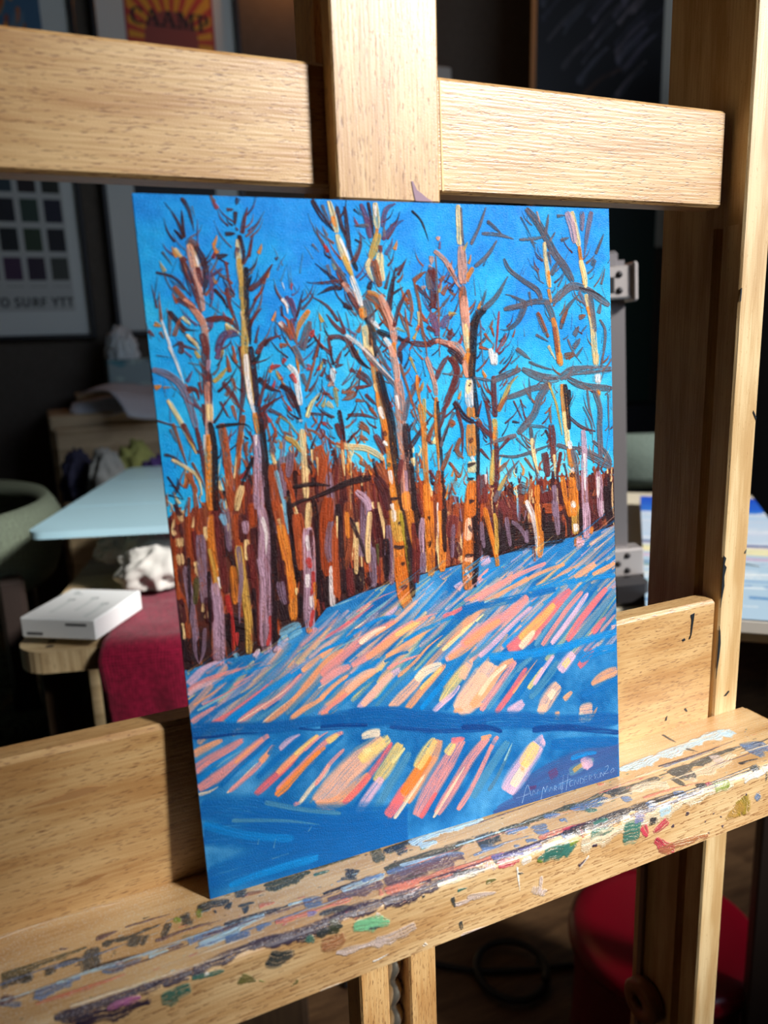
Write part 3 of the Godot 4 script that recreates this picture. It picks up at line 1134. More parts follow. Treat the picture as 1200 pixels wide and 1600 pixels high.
const TREES := """
dk 9 5 99,6 112,31 118,73
dk 8 3 98,87 82,46 63,16
dk 7 5 96,82 97,31
dk 8 7 93,90 77,71
gr 3 2 119,22 123,45
pp 4 2 122,107 128,50
br 20 17 100,93 114,101 121,113
cr 12 12 102,101 112,116 115,147
pk 15 15 105,101 111,158 116,199 120,239
wh 6 6 117,124 123,153 127,179
dk 15 11 117,104 131,133 134,164 125,205
mr 11 9 118,147 123,187
cr 9 7 74,109 90,136 93,161
mr 13 9 85,127 101,170 111,216 116,251
dk 5 3 85,133 92,173 100,207
gr 6 3 48,116 66,144
dk 6 7 30,158 64,167 82,184 97,207
gr 4 3 47,164 56,187 73,212
br 11 13 64,187 85,216 105,242 117,268
pk 12 15 82,213 108,245 120,274 117,330
mr 9 5 68,212 89,227 112,236
mr 15 15 113,286 119,313 120,333
ru 7 2 31,260 31,229 33,198
mr 5 2 25,232 19,183
or 11 6 16,263 30,269
mr 9 6 2,277 13,289
br 7 4 26,280 33,295
wh 4 7 31,255 43,307 46,330
gr 9 6 50,244 45,290
dk 12 6 48,238 68,264 81,276 107,280
cr 8 5 75,250 91,268
cr 8 6 80,288 98,309 106,327
mr 12 6 64,328 67,305 48,313
mr 7 4 72,311 100,321
br 9 6 54,290 72,250
pp 9 6 133,170 146,164 174,150
pp 9 8 145,170 141,216 136,231
gr 4 3 134,158 148,138
gr 4 3 114,210 145,234 173,255
pp 13 9 132,275 137,251
mr 13 10 124,258 161,256 181,264 195,283
cr 9 7 166,267 194,288
dk 8 4 149,193 168,217 174,240
mr 9 6 176,191 181,232 195,277
pp 18 15 191,288 160,293 141,328
dk 12 6 161,127 186,121
mr 7 5 179,135 183,182 193,205
gr 4 2 163,167 188,164
dk 9 8 219,3 214,17
mr 7 5 192,28 207,27
dk 9 5 211,31 207,60
dk 9 7 184,78 205,77
mr 6 4 212,71 207,63
cr 9 13 210,89 209,118 208,159 212,188
mr 9 6 209,106 200,129
oc 13 15 209,129 212,170 207,217
wh 9 13 205,241 208,271 209,295
oc 15 15 211,212 208,277 202,334
dk 10 8 214,80 220,118 214,141
bk 11 12 223,147 219,188 216,241
mr 9 6 221,77 230,42 238,22
mr 8 3 231,126 238,100 245,74
pp 4 3 236,77 243,62
bk 8 5 222,188 234,165
mr 11 8 225,197 254,177 283,141
mr 7 4 290,131 297,126
gr 2 2 228,191 264,177 299,174
mr 7 4 216,253 238,218 253,194
mr 9 6 215,283 228,257 249,236
mr 8 4 229,311 241,272
bk 12 9 214,241 217,277 217,313
mr 12 5 230,335 252,308 291,295
dk 9 5 248,317 262,303
mr 5 3 181,333 174,303
dk 6 4 295,255 296,228
wh 8 6 297,216 307,228 308,249
wh 3 2 301,180 306,198
rd 4 3 324,183 321,198
pp 9 8 308,210 319,234
ru 16 9 287,267 302,286 310,307
wh 8 5 287,267 296,279
ru 13 4 283,319 306,317
pp 13 9 320,259 313,308
dk 11 11 386,1 403,33 433,69
gr 9 5 408,12 424,51
cr 13 14 425,3 435,45 439,72
or 10 8 432,36 437,60
dk 8 10 444,14 451,53 464,93
dk 8 12 462,14 465,59 467,105 476,136
mr 8 7 478,136 494,102 497,71
dk 5 5 482,86 498,95
cr 16 16 439,75 447,105 455,130 466,160
wh 8 6 445,84 459,114 467,148
oc 11 10 452,123 466,160 474,185
wh 13 13 466,167 477,198 488,235
bk 11 8 475,136 483,157
gr 10 7 437,148 457,188
dk 11 5 460,191 428,176 381,139
mr 8 5 437,179 384,183 358,180
dk 13 4 443,194 416,194 381,209
gr 6 4 378,97 393,115
gr 8 6 410,142 418,166
pk 14 13 444,182 463,204 477,238
mr 13 12 456,204 477,242 486,261
dk 12 7 443,231 466,244
or 17 17 488,235 491,267
cr 23 25 492,277 497,305 498,331 500,354
or 9 8 504,299 504,354
bk 17 17 496,261 509,287 509,325 511,354
wh 10 10 507,264 529,290
gr 20 20 496,217 508,248 509,274
mr 8 5 427,269 403,234 368,212
mr 10 7 442,297 419,278 400,252
mr 7 4 442,297 434,269 426,244
gr 5 4 457,323 453,285 447,247
wh 9 10 442,300 471,320 504,351
mr 11 9 400,304 431,305 454,323 462,352
mr 8 7 400,304 405,350
mr 8 5 368,348 381,295
rd 13 8 356,301 367,286
or 13 8 359,242 333,275 324,306
ru 13 8 308,262 316,290 326,321
gr 19 13 335,331 348,291 360,267
pp 14 9 316,214 323,241 327,266
dk 6 3 328,257 350,196
rd 4 3 322,196 322,181
gr 10 7 462,352 438,303
bk 14 10 522,293 564,309 614,326
mr 13 13 607,324 651,329 681,321 726,343
pk 9 11 674,321 723,330
cr 14 16 538,3 539,36 539,61
wh 7 5 536,9 537,36
or 8 7 539,61 534,83
dk 8 7 521,3 526,49 530,89
pp 12 13 502,7 513,37 520,83
gr 10 5 519,55 481,56
dk 6 4 484,19 503,34
oc 20 16 542,70 529,104 517,129
cr 14 9 517,129 508,148 520,179
mr 11 8 543,98 545,117
cr 20 17 542,114 541,148 544,179
br 20 17 524,129 531,167 537,192
dk 12 9 508,198 516,179
pp 12 10 553,58 563,20 589,4
pp 13 8 551,86 582,54 607,41
pp 10 5 556,120 571,98 576,82
gr 9 5 555,79 557,54
dk 17 7 553,253 564,205 579,148
mr 8 6 584,167 605,135
mr 8 5 550,198 564,157
dk 7 4 564,211 597,193
or 10 8 504,204 528,211 548,230
br 17 17 500,210 527,227 549,262 558,294
pk 17 17 535,211 550,246 562,282 566,327
wh 12 14 539,310 555,333 557,356
or 10 10 563,321 564,356
mr 10 8 566,285 583,240 608,199
br 10 7 608,199 616,241 609,280
br 7 7 604,312 599,273 598,241
br 6 4 582,253 597,296
oc 7 4 573,288 597,299
mr 15 10 604,312 576,341 572,357
br 12 7 623,180 646,164 658,158
mr 10 7 630,190 661,222
br 8 8 625,180 635,225 639,284 647,333 649,360
cr 7 5 632,251 631,284
rd 6 3 633,284 627,297
oc 7 4 614,316 627,297
bk 7 3 630,19 654,43 670,87
pk 10 14 683,110 711,132 732,164
pk 10 8 692,84 700,77
pp 7 5 698,106 701,87
pk 15 8 675,122 674,142
pk 8 6 666,145 677,151
mr 21 17 679,180 673,155 675,245
gr 15 10 666,200 661,158
br 5 5 686,122 687,233 683,361
br 11 7 694,181 709,168
ru 12 7 699,213 716,187
pk 9 6 644,196 656,193
gr 9 5 698,239 722,213
pp 21 14 667,255 676,285 678,311
pp 21 7 691,292 707,269 731,256
mr 11 7 653,288 675,301
mr 14 7 708,319 721,293
cr 14 17 754,2 755,53 753,95
pk 21 25 757,95 758,134 757,190
gr 6 7 762,8 762,72 767,117
oc 7 5 764,108 776,88
br 21 21 755,190 756,236 758,283
gr 9 8 784,95 809,52 831,6
or 12 11 788,149 774,167 771,183
gr 9 11 792,147 829,120 858,84
pk 11 11 720,144 733,170 747,196
dk 4 4 720,147 740,183
pk 22 22 758,216 759,266 760,316
cr 14 18 758,283 760,316 762,350
or 15 16 766,343 762,380
or 5 5 770,303 770,350
bk 18 22 776,381 779,317 790,270 818,247
gr 16 7 810,250 848,221 886,170
gr 9 5 807,240 823,200
gr 4 4 801,274 802,338 804,382
pk 18 22 709,328 735,342 753,373
dk 18 18 708,341 734,359 748,380
mr 9 7 710,308 722,295
oc 11 7 713,258 736,259
gr 19 21 946,6 978,39 1001,72 1029,116 1054,144 1082,185
gr 5 5 929,26 948,56 960,76
gr 7 10 923,81 968,78 1001,72
gr 8 9 816,68 867,71 906,80
gr 9 9 833,38 871,67
gr 10 7 1001,69 1012,18
gr 9 5 1013,85 1031,61
gr 8 4 959,83 971,106
pk 5 4 977,12 986,39
cr 11 14 997,86 999,123 1004,164 1009,199
or 8 8 1006,157 1009,199
gr 5 4 973,157 980,181
gr 15 9 1014,168 1037,133
gr 11 4 1008,109 1015,147
gr 9 15 876,127 891,154 930,181 971,205 982,229
gr 20 17 1016,237 1047,213 1082,196 1126,207 1165,229 1196,247
gr 13 15 870,251 920,242 961,233 1012,235
bk 5 4 1099,200 1139,209 1170,222 1197,240
gr 11 5 936,236 892,218 876,214
gr 19 7 936,239 910,280 880,300 856,300
gr 19 15 995,233 1011,261 1022,297
gr 9 5 946,208 953,246
or 9 9 1005,202 1012,237
or 14 16 1015,275 1026,321 1032,393
br 10 12 1018,297 1025,353 1028,393
cr 9 5 999,345 1019,382
br 15 12 969,260 992,310 1000,324
gr 8 5 962,316 1000,335
cr 15 19 1084,9 1091,47 1103,95
or 10 12 1103,95 1110,144 1117,193
lv 23 19 1067,10 1083,47 1090,88
gr 9 5 1037,22 1062,20
gr 9 6 1047,82 1073,74
cr 17 14 1106,130 1118,172 1121,200
cr 16 18 1121,217 1133,264 1141,307 1147,398
or 10 8 1124,249 1137,278
gv 17 12 1116,9 1113,57
gv 17 8 1145,8 1130,63 1119,123
gr 9 6 1155,115 1183,63
gr 14 12 1141,144 1154,129
gr 8 4 1171,193 1185,151
gr 13 9 1039,304 1058,255 1099,217
br 12 8 1044,290 1063,252
gv 13 10 1099,210 1120,249
gr 18 12 1134,218 1142,268 1149,315
gr 12 8 1160,268 1169,240
gr 8 10 1164,283 1181,312 1175,366 1165,399
br 16 8 1097,277 1119,271
gr 16 10 1080,323 1096,299
gr 16 10 1077,355 1100,331
gr 8 6 1085,377 1108,353
gr 6 4 1105,313 1123,296
br 20 12 1046,376 1081,370
gr 6 4 1060,330 1077,366 1102,396
rd 5 6 856,255 847,319 841,360
rd 9 5 845,357 876,310
ru 7 5 832,295 839,319
ru 7 5 811,308 834,336
ru 9 5 794,341 825,349
wh 15 19 825,346 836,384
gr 15 8 902,349 943,378
gr 5 4 852,385 869,368
gr 5 4 884,386 914,366
wh 7 5 41,310 54,348 64,393
gv 15 13 1,358 34,371 60,399 75,454 81,490
mr 9 8 81,487 87,545 90,607 92,648
or 12 6 2,397 17,393
or 5 2 20,397 40,397
mr 3 2 13,329 44,335
mr 5 3 -1,466 48,485
cr 9 10 26,423 45,463 61,504 75,544
oc 6 4 59,500 75,541
mr 12 6 52,476 76,532
dk 7 4 7,540 24,546 51,570
cr 8 7 21,552 51,573 73,596 78,637
br 8 6 32,474 44,529 52,567
br 6 4 64,562 81,606 87,632
gr 6 4 25,486 36,517
dk 5 3 8,587 25,619 38,642
dk 4 3 7,628 38,642
br 9 6 50,585 62,617 59,669
mr 18 15 117,313 114,372 111,432
pk 15 15 115,390 113,438 108,492 103,541
cr 15 15 113,438 112,474
or 18 17 106,504 102,559 98,614 93,673
wh 5 4 97,504 92,546
lv 9 6 123,343 117,369
bk 12 14 111,477 116,530 112,585 105,675
dk 7 6 123,372 119,438
mr 8 6 101,437 99,485
mr 12 6 69,402 89,406 93,428
mr 7 5 97,389 100,419
gr 4 3 78,347 107,354
pp 12 9 141,343 149,320
pp 9 4 70,388 85,365
oc 9 7 127,391 143,380 163,359
ru 10 6 165,372 163,335
ru 6 4 177,315 182,354
mr 12 7 148,392 167,420 182,452
mr 6 5 138,434 153,468 159,469
ru 8 4 170,384 176,418
ru 8 6 164,444 171,479
mr 12 11 195,316 196,376 186,443 176,485
cr 11 8 181,504 167,553 152,607
ru 9 9 177,510 163,590 154,652
ru 19 12 136,482 141,557 141,619 139,679
br 12 9 187,467 163,558
bk 9 4 123,489 161,486 191,489 203,503
bk 11 5 205,562 181,598 161,643
cr 16 13 169,625 157,655 151,680
rd 6 4 167,609 182,589
br 6 3 191,527 180,548
oc 18 15 202,316 205,377 208,444
wh 12 11 205,334 204,392 208,447 215,476
or 14 13 213,463 218,513
lv 19 29 211,513 214,557 210,601 202,686
wh 6 4 211,513 209,538
dk 14 12 217,317 219,365 221,445 228,508
bk 14 14 226,489 227,552 224,615 224,689
mr 13 6 229,464 237,483 231,508
mr 8 5 226,458 253,444 283,430
bk 12 4 217,356 230,344 241,330
mr 5 2 217,356 249,348 266,337
dk 14 6 229,387 250,410 278,421
mr 8 5 223,451 245,391 254,364
rd 13 6 257,367 283,362
rd 9 6 294,347 286,359
mr 10 6 245,459 273,474 288,487
oc 5 3 269,476 294,497 308,521
gr 4 3 262,482 275,521
dk 13 8 276,408 300,422 316,470 320,496
wh 14 12 299,363 314,382 317,414 321,455
rd 11 10 304,382 315,404
or 8 6 321,339 323,383
gr 16 10 316,320 329,352 338,371
gr 13 10 330,383 337,412
rd 8 13 290,462 297,459
cr 14 16 319,509 319,553 318,605 316,670
wh 6 5 314,489 324,490
bk 8 5 285,641 318,641
bk 10 7 277,685 316,670
oc 14 10 278,524 300,539 311,562
br 6 4 276,512 301,526
gr 19 6 246,560 245,528
ru 19 16 240,585 241,646 240,691
lb 10 6 249,598 257,651 263,693
bk 8 7 274,646 277,695
bk 10 7 295,603 292,667
ru 26 20 262,599 286,589
gv 20 13 289,557 277,617
mr 4 3 358,353 371,322
br 8 5 336,424 361,359 374,322
rd 16 13 340,368 353,372
rd 13 10 367,372 373,376
mr 8 4 375,392 391,367
mr 16 6 391,364 382,351
dk 8 4 408,368 403,342 408,324
mr 10 4 415,365 431,334
mr 8 5 411,371 432,367
mr 16 13 388,399 402,393
wh 13 10 404,374 405,406
pk 16 7 405,406 390,415
oc 10 8 407,419 410,464
cr 15 7 384,453 400,466
dk 9 13 413,471 417,510 418,546
mr 20 14 461,386 488,404 497,421
dk 13 8 455,325 474,361 500,382
mr 10 7 448,379 461,386
mr 9 7 458,423 494,420
br 13 7 423,429 454,431
br 17 8 458,435 443,443 422,449
br 8 5 456,451 481,456
mr 8 7 482,439 508,467
br 8 7 490,472 510,497
mr 8 7 433,485 475,488 509,500
mr 7 5 341,475 385,481
mr 5 5 367,496 386,514
rd 8 8 370,500 383,501
br 21 7 459,506 479,521 485,535
br 15 7 460,539 481,548
cr 11 7 334,484 347,453 369,429
ye 5 3 331,481 347,450 375,430
mr 8 5 375,430 395,434
cr 14 14 400,552 434,560 472,567 500,583 517,598
ru 8 5 400,547 413,555
ru 30 20 352,550 362,593 351,641
br 7 5 332,510 354,521 369,545
br 8 5 340,536 338,516
cr 7 4 339,558 338,591
cr 5 3 350,576 349,621
ru 10 7 414,542 414,598 410,647
cr 7 5 413,565 415,628
cr 5 3 433,570 431,643
br 10 7 456,599 480,614 493,632
bk 10 4 499,643 491,605
mr 17 14 500,536 512,564 522,585
mr 14 14 523,511 523,558
br 21 18 502,606 527,660
dk 25 21 492,636 515,675 523,724
bk 17 7 481,638 420,645 356,665 290,680
bk 11 8 290,641 331,639 378,647
mr 13 10 404,502 414,542
dk 7 4 428,550 447,528
lv 15 17 440,667 467,694 472,718
or 14 17 506,356 510,399 517,451
rd 9 5 500,366 508,376
cr 12 10 508,415 514,438
or 21 21 514,435 524,491 532,539
wh 14 10 515,471 524,501
or 25 25 528,498 538,559 538,610 542,661 545,727
wh 9 7 520,554 530,565
wh 11 8 530,626 535,660
dk 10 9 522,531 528,542
gn 11 9 527,609 534,616
bk 9 5 528,697 551,696
wh 9 6 531,708 534,725
bk 21 18 518,386 528,442 542,503 545,560 549,611 560,729
cr 20 20 497,327 502,359
gr 14 10 486,333 515,370 545,404 581,459
wh 5 4 483,330 519,370 559,414
gr 8 5 518,328 540,377 556,404
pk 17 17 554,329 565,382 566,415
pk 25 25 567,405 570,461 569,528 573,589 571,730
wh 9 7 560,447 565,481
dk 10 8 578,343 580,373
gr 11 14 626,408 592,463 578,509
mr 11 5 626,408 609,437
bk 21 18 581,516 582,563 586,614 590,732
dk 14 6 588,577 617,542 654,501
dk 9 5 587,536 600,514
mr 14 9 564,602 553,662
lv 9 7 574,630 573,699
or 22 22 570,681 571,730
cr 11 7 594,601 597,622
gr 6 5 606,589 601,667
or 9 8 619,401 620,441 625,475
or 14 14 622,471 629,533 628,601 628,670 627,737
oc 9 7 634,459 634,513
br 8 5 576,372 603,470 618,518
oc 7 4 603,357 619,398
mr 9 6 638,636 655,666
pk 12 12 647,359 663,413 668,454
or 11 11 668,457 663,535 664,587 664,639
ru 16 15 664,639 658,680 662,741
wh 5 4 656,719 654,740
bk 9 7 671,468 671,536 673,623 674,742
mr 14 11 670,414 688,381 708,358
mr 18 16 712,362 729,396 715,436 689,483
mr 15 9 689,483 674,536
gr 4 4 688,401 740,409
mr 11 9 653,569 638,561 656,528
br 14 7 638,564 660,515
gr 11 5 672,581 689,544 707,508
bk 4 3 680,568 707,508
br 18 11 698,531 714,525
br 15 7 672,640 690,607 707,577
mr 7 5 693,621 726,659
gr 16 7 717,471 735,489
ye 11 5 653,572 658,555
or 26 26 766,353 760,386 762,417
pk 15 15 749,372 758,414
dk 15 15 727,354 745,379
mr 14 11 707,364 729,388 714,435 701,468
bk 19 15 777,353 770,407 775,466 781,515
gr 4 4 705,401 747,413
wh 22 22 762,417 759,465 762,490
or 22 22 762,486 761,517
or 28 28 760,528 760,573 759,615
cr 15 11 762,421 756,455
bk 11 7 761,431 765,435
dk 16 13 754,566 761,577
wh 11 8 759,612 766,630
cr 23 23 759,622 757,657
bk 11 6 746,635 770,630
bk 10 6 744,670 764,669
ab 29 29 756,672 754,718 749,768
bk 11 5 745,728 761,726
bk 11 9 778,525 778,596 772,684 765,770
dk 16 11 716,473 745,513 776,529
mr 15 11 776,525 807,556 834,572
mr 7 4 783,508 795,474
wh 19 19 837,356 835,390
mr 15 14 832,414 831,470 833,519
oc 15 13 829,522 831,551
or 15 14 830,543 829,593
oc 15 14 825,600 819,642 812,692
mr 14 13 832,583 830,654 822,744
gr 17 15 825,428 862,416 913,401
gr 5 11 774,416 825,426
gr 17 24 917,401 962,421 996,430 1031,431
gr 24 20 1031,431 1066,415 1102,413 1147,414 1202,416
gr 8 5 938,384 980,400 1023,410
gr 13 16 868,472 906,464 952,452 1004,448
gr 6 11 877,451 864,479
oc 13 8 842,505 878,441 904,418
br 11 11 842,502 868,468
gr 20 20 1004,441 969,475 950,517 923,543 897,566
gr 15 5 893,570 847,577 797,587
mr 10 5 871,575 841,601 832,615
br 15 5 834,658 860,639 869,629
gr 16 8 818,736 858,675 898,635
oc 13 8 832,708 859,671
dk 6 6 882,533 902,538
gr 8 8 923,547 978,555 995,563
dk 6 8 982,562 998,593
gr 8 5 939,480 937,423
mr 5 4 909,478 923,540
mr 5 4 888,480 915,536
gr 6 12 836,617 886,625 937,617 994,604
gr 11 12 1016,605 1059,618 1082,619
gr 21 25 1082,619 1131,646 1195,682
wh 3 3 1092,453 1118,467 1154,466
gr 18 16 1057,433 1100,453 1154,462 1200,467
gr 7 6 1118,465 1125,521 1142,575
mr 8 10 1049,527 1097,564 1142,579
gr 8 17 1132,604 1168,634 1191,670
gr 5 6 1103,509 1129,559 1132,604
or 16 17 1033,364 1036,399
or 18 20 1039,446 1045,516 1048,567
cr 16 16 1041,519 1048,567 1051,612
bk 16 12 1047,447 1054,509 1057,568
or 21 18 1055,616 1062,669
or 29 29 1062,680 1065,726 1062,806
wh 15 12 1056,598 1059,620
wh 16 12 1062,684 1067,673
wh 17 12 1059,763 1068,780
bk 12 8 1057,688 1070,696
gr 16 12 1064,621 1076,671 1083,736
bk 12 12 1060,462 1059,502
oc 6 8 996,440 1019,500 1034,581
cr 20 18 1148,368 1149,405
wh 21 18 1153,423 1155,453
or 16 14 1154,468 1154,486
gr 17 17 1141,471 1158,516 1156,576 1159,652
gr 8 7 1165,406 1175,369
gr 6 4 1186,481 1188,594
lv 17 21 1101,572 1104,624 1102,684 1103,811
wh 8 7 1104,636 1103,738
lv 21 21 1148,689 1152,743 1154,817
wh 11 10 1148,704 1146,762
mr 25 21 1125,694 1128,741
bk 26 21 1175,730 1178,820
mr 24 16 1000,549 1003,597 1005,653
br 8 6 997,505 1000,549
gv 20 20 1003,712 1004,799
mr 24 16 976,620 986,688
cr 10 5 1006,630 1008,690
mr 11 8 1028,625 1012,698
gr 12 8 936,552 945,632 951,695
cr 12 8 939,581 945,632 956,677
mr 24 20 960,693 953,759
gr 8 4 892,577 925,609
or 18 12 951,706 949,758
or 16 12 1030,692 1041,769
lb 6 4 889,733 887,784
wh 10 6 915,743 930,786
mr 47 39 847,732 862,770
mr 37 32 976,724 983,759
mr 31 31 785,660 785,739
wh 8 5 797,662 796,690
gr 36 24 891,704 920,718
br 8 6 915,630 944,669
gr 6 5 942,610 952,574 965,561
br 15 11 730,564 717,590 735,616
mr 11 7 723,494 735,543 732,606
br 18 11 698,519 717,528
br 7 5 699,624 721,661 735,627
gr 11 5 715,497 702,520
mr 9 5 784,596 811,627
mr 11 6 807,475 816,535 816,620
"""
const TALL := """
d46100,86 112,165 117,245 121,340 117,451 110,592
d50210,45 211,152 213,261 219,401 223,545
d40316,208 321,320 330,436 329,554
d36417,40 455,152 487,268 515,417 531,571
d40536,24 550,167 573,360 582,545
d22747,153 760,306 771,432
g26977,28 1003,185 1031,347 1051,515
g221082,26 1117,186 1145,351 1159,591
d40686,123 688,273 685,427 674,616
d30847,277 840,436 826,597
d34419,295 419,412 417,561
d26637,227 642,394 644,581
g26954,442 959,575 974,678
"""
const SIGN := """
sg 3 2 847,1573 872,1573 895,1565
sg 4 3 865,1594 884,1545 895,1579
sg 4 3 870,1574 893,1571
sg 4 3 899,1580 904,1566 910,1579
sg 4 3 914,1580 919,1568 925,1579
sg 4 3 926,1605 936,1565 942,1580 949,1564 952,1583
sg 4 3 956,1584 961,1571 967,1585
sg 4 3 971,1586 974,1571 980,1577 974,1579 982,1587
sg 4 3 987,1586 987,1573
sg 4 3 1002,1575 994,1574 993,1586 1004,1585
sg 4 3 993,1580 1002,1580
sg 4 3 997,1599 1005,1544
sg 4 3 1012,1595 1021,1544
sg 4 3 989,1569 1029,1564
sg 4 3 1037,1570 1026,1571 1026,1585 1037,1584
sg 4 3 1041,1587 1044,1572 1052,1586 1055,1571
sg 4 3 1061,1588 1062,1571 1073,1578 1068,1586 1061,1588
sg 4 3 1086,1571 1077,1571 1077,1587 1088,1586
sg 4 3 1077,1579 1086,1579
sg 4 3 1093,1587 1093,1571 1102,1575 1095,1580 1104,1586
sg 4 3 1116,1571 1109,1573 1115,1581 1109,1585
sg 4 3 1122,1585 1120,1574 1129,1574 1129,1584 1122,1585
sg 4 3 1133,1586 1134,1572 1143,1584 1145,1571
sg 4 3 1148,1559 1159,1556 1159,1566 1147,1579 1163,1579
sg 4 3 1170,1575 1177,1569 1180,1578 1170,1581 1168,1573
"""
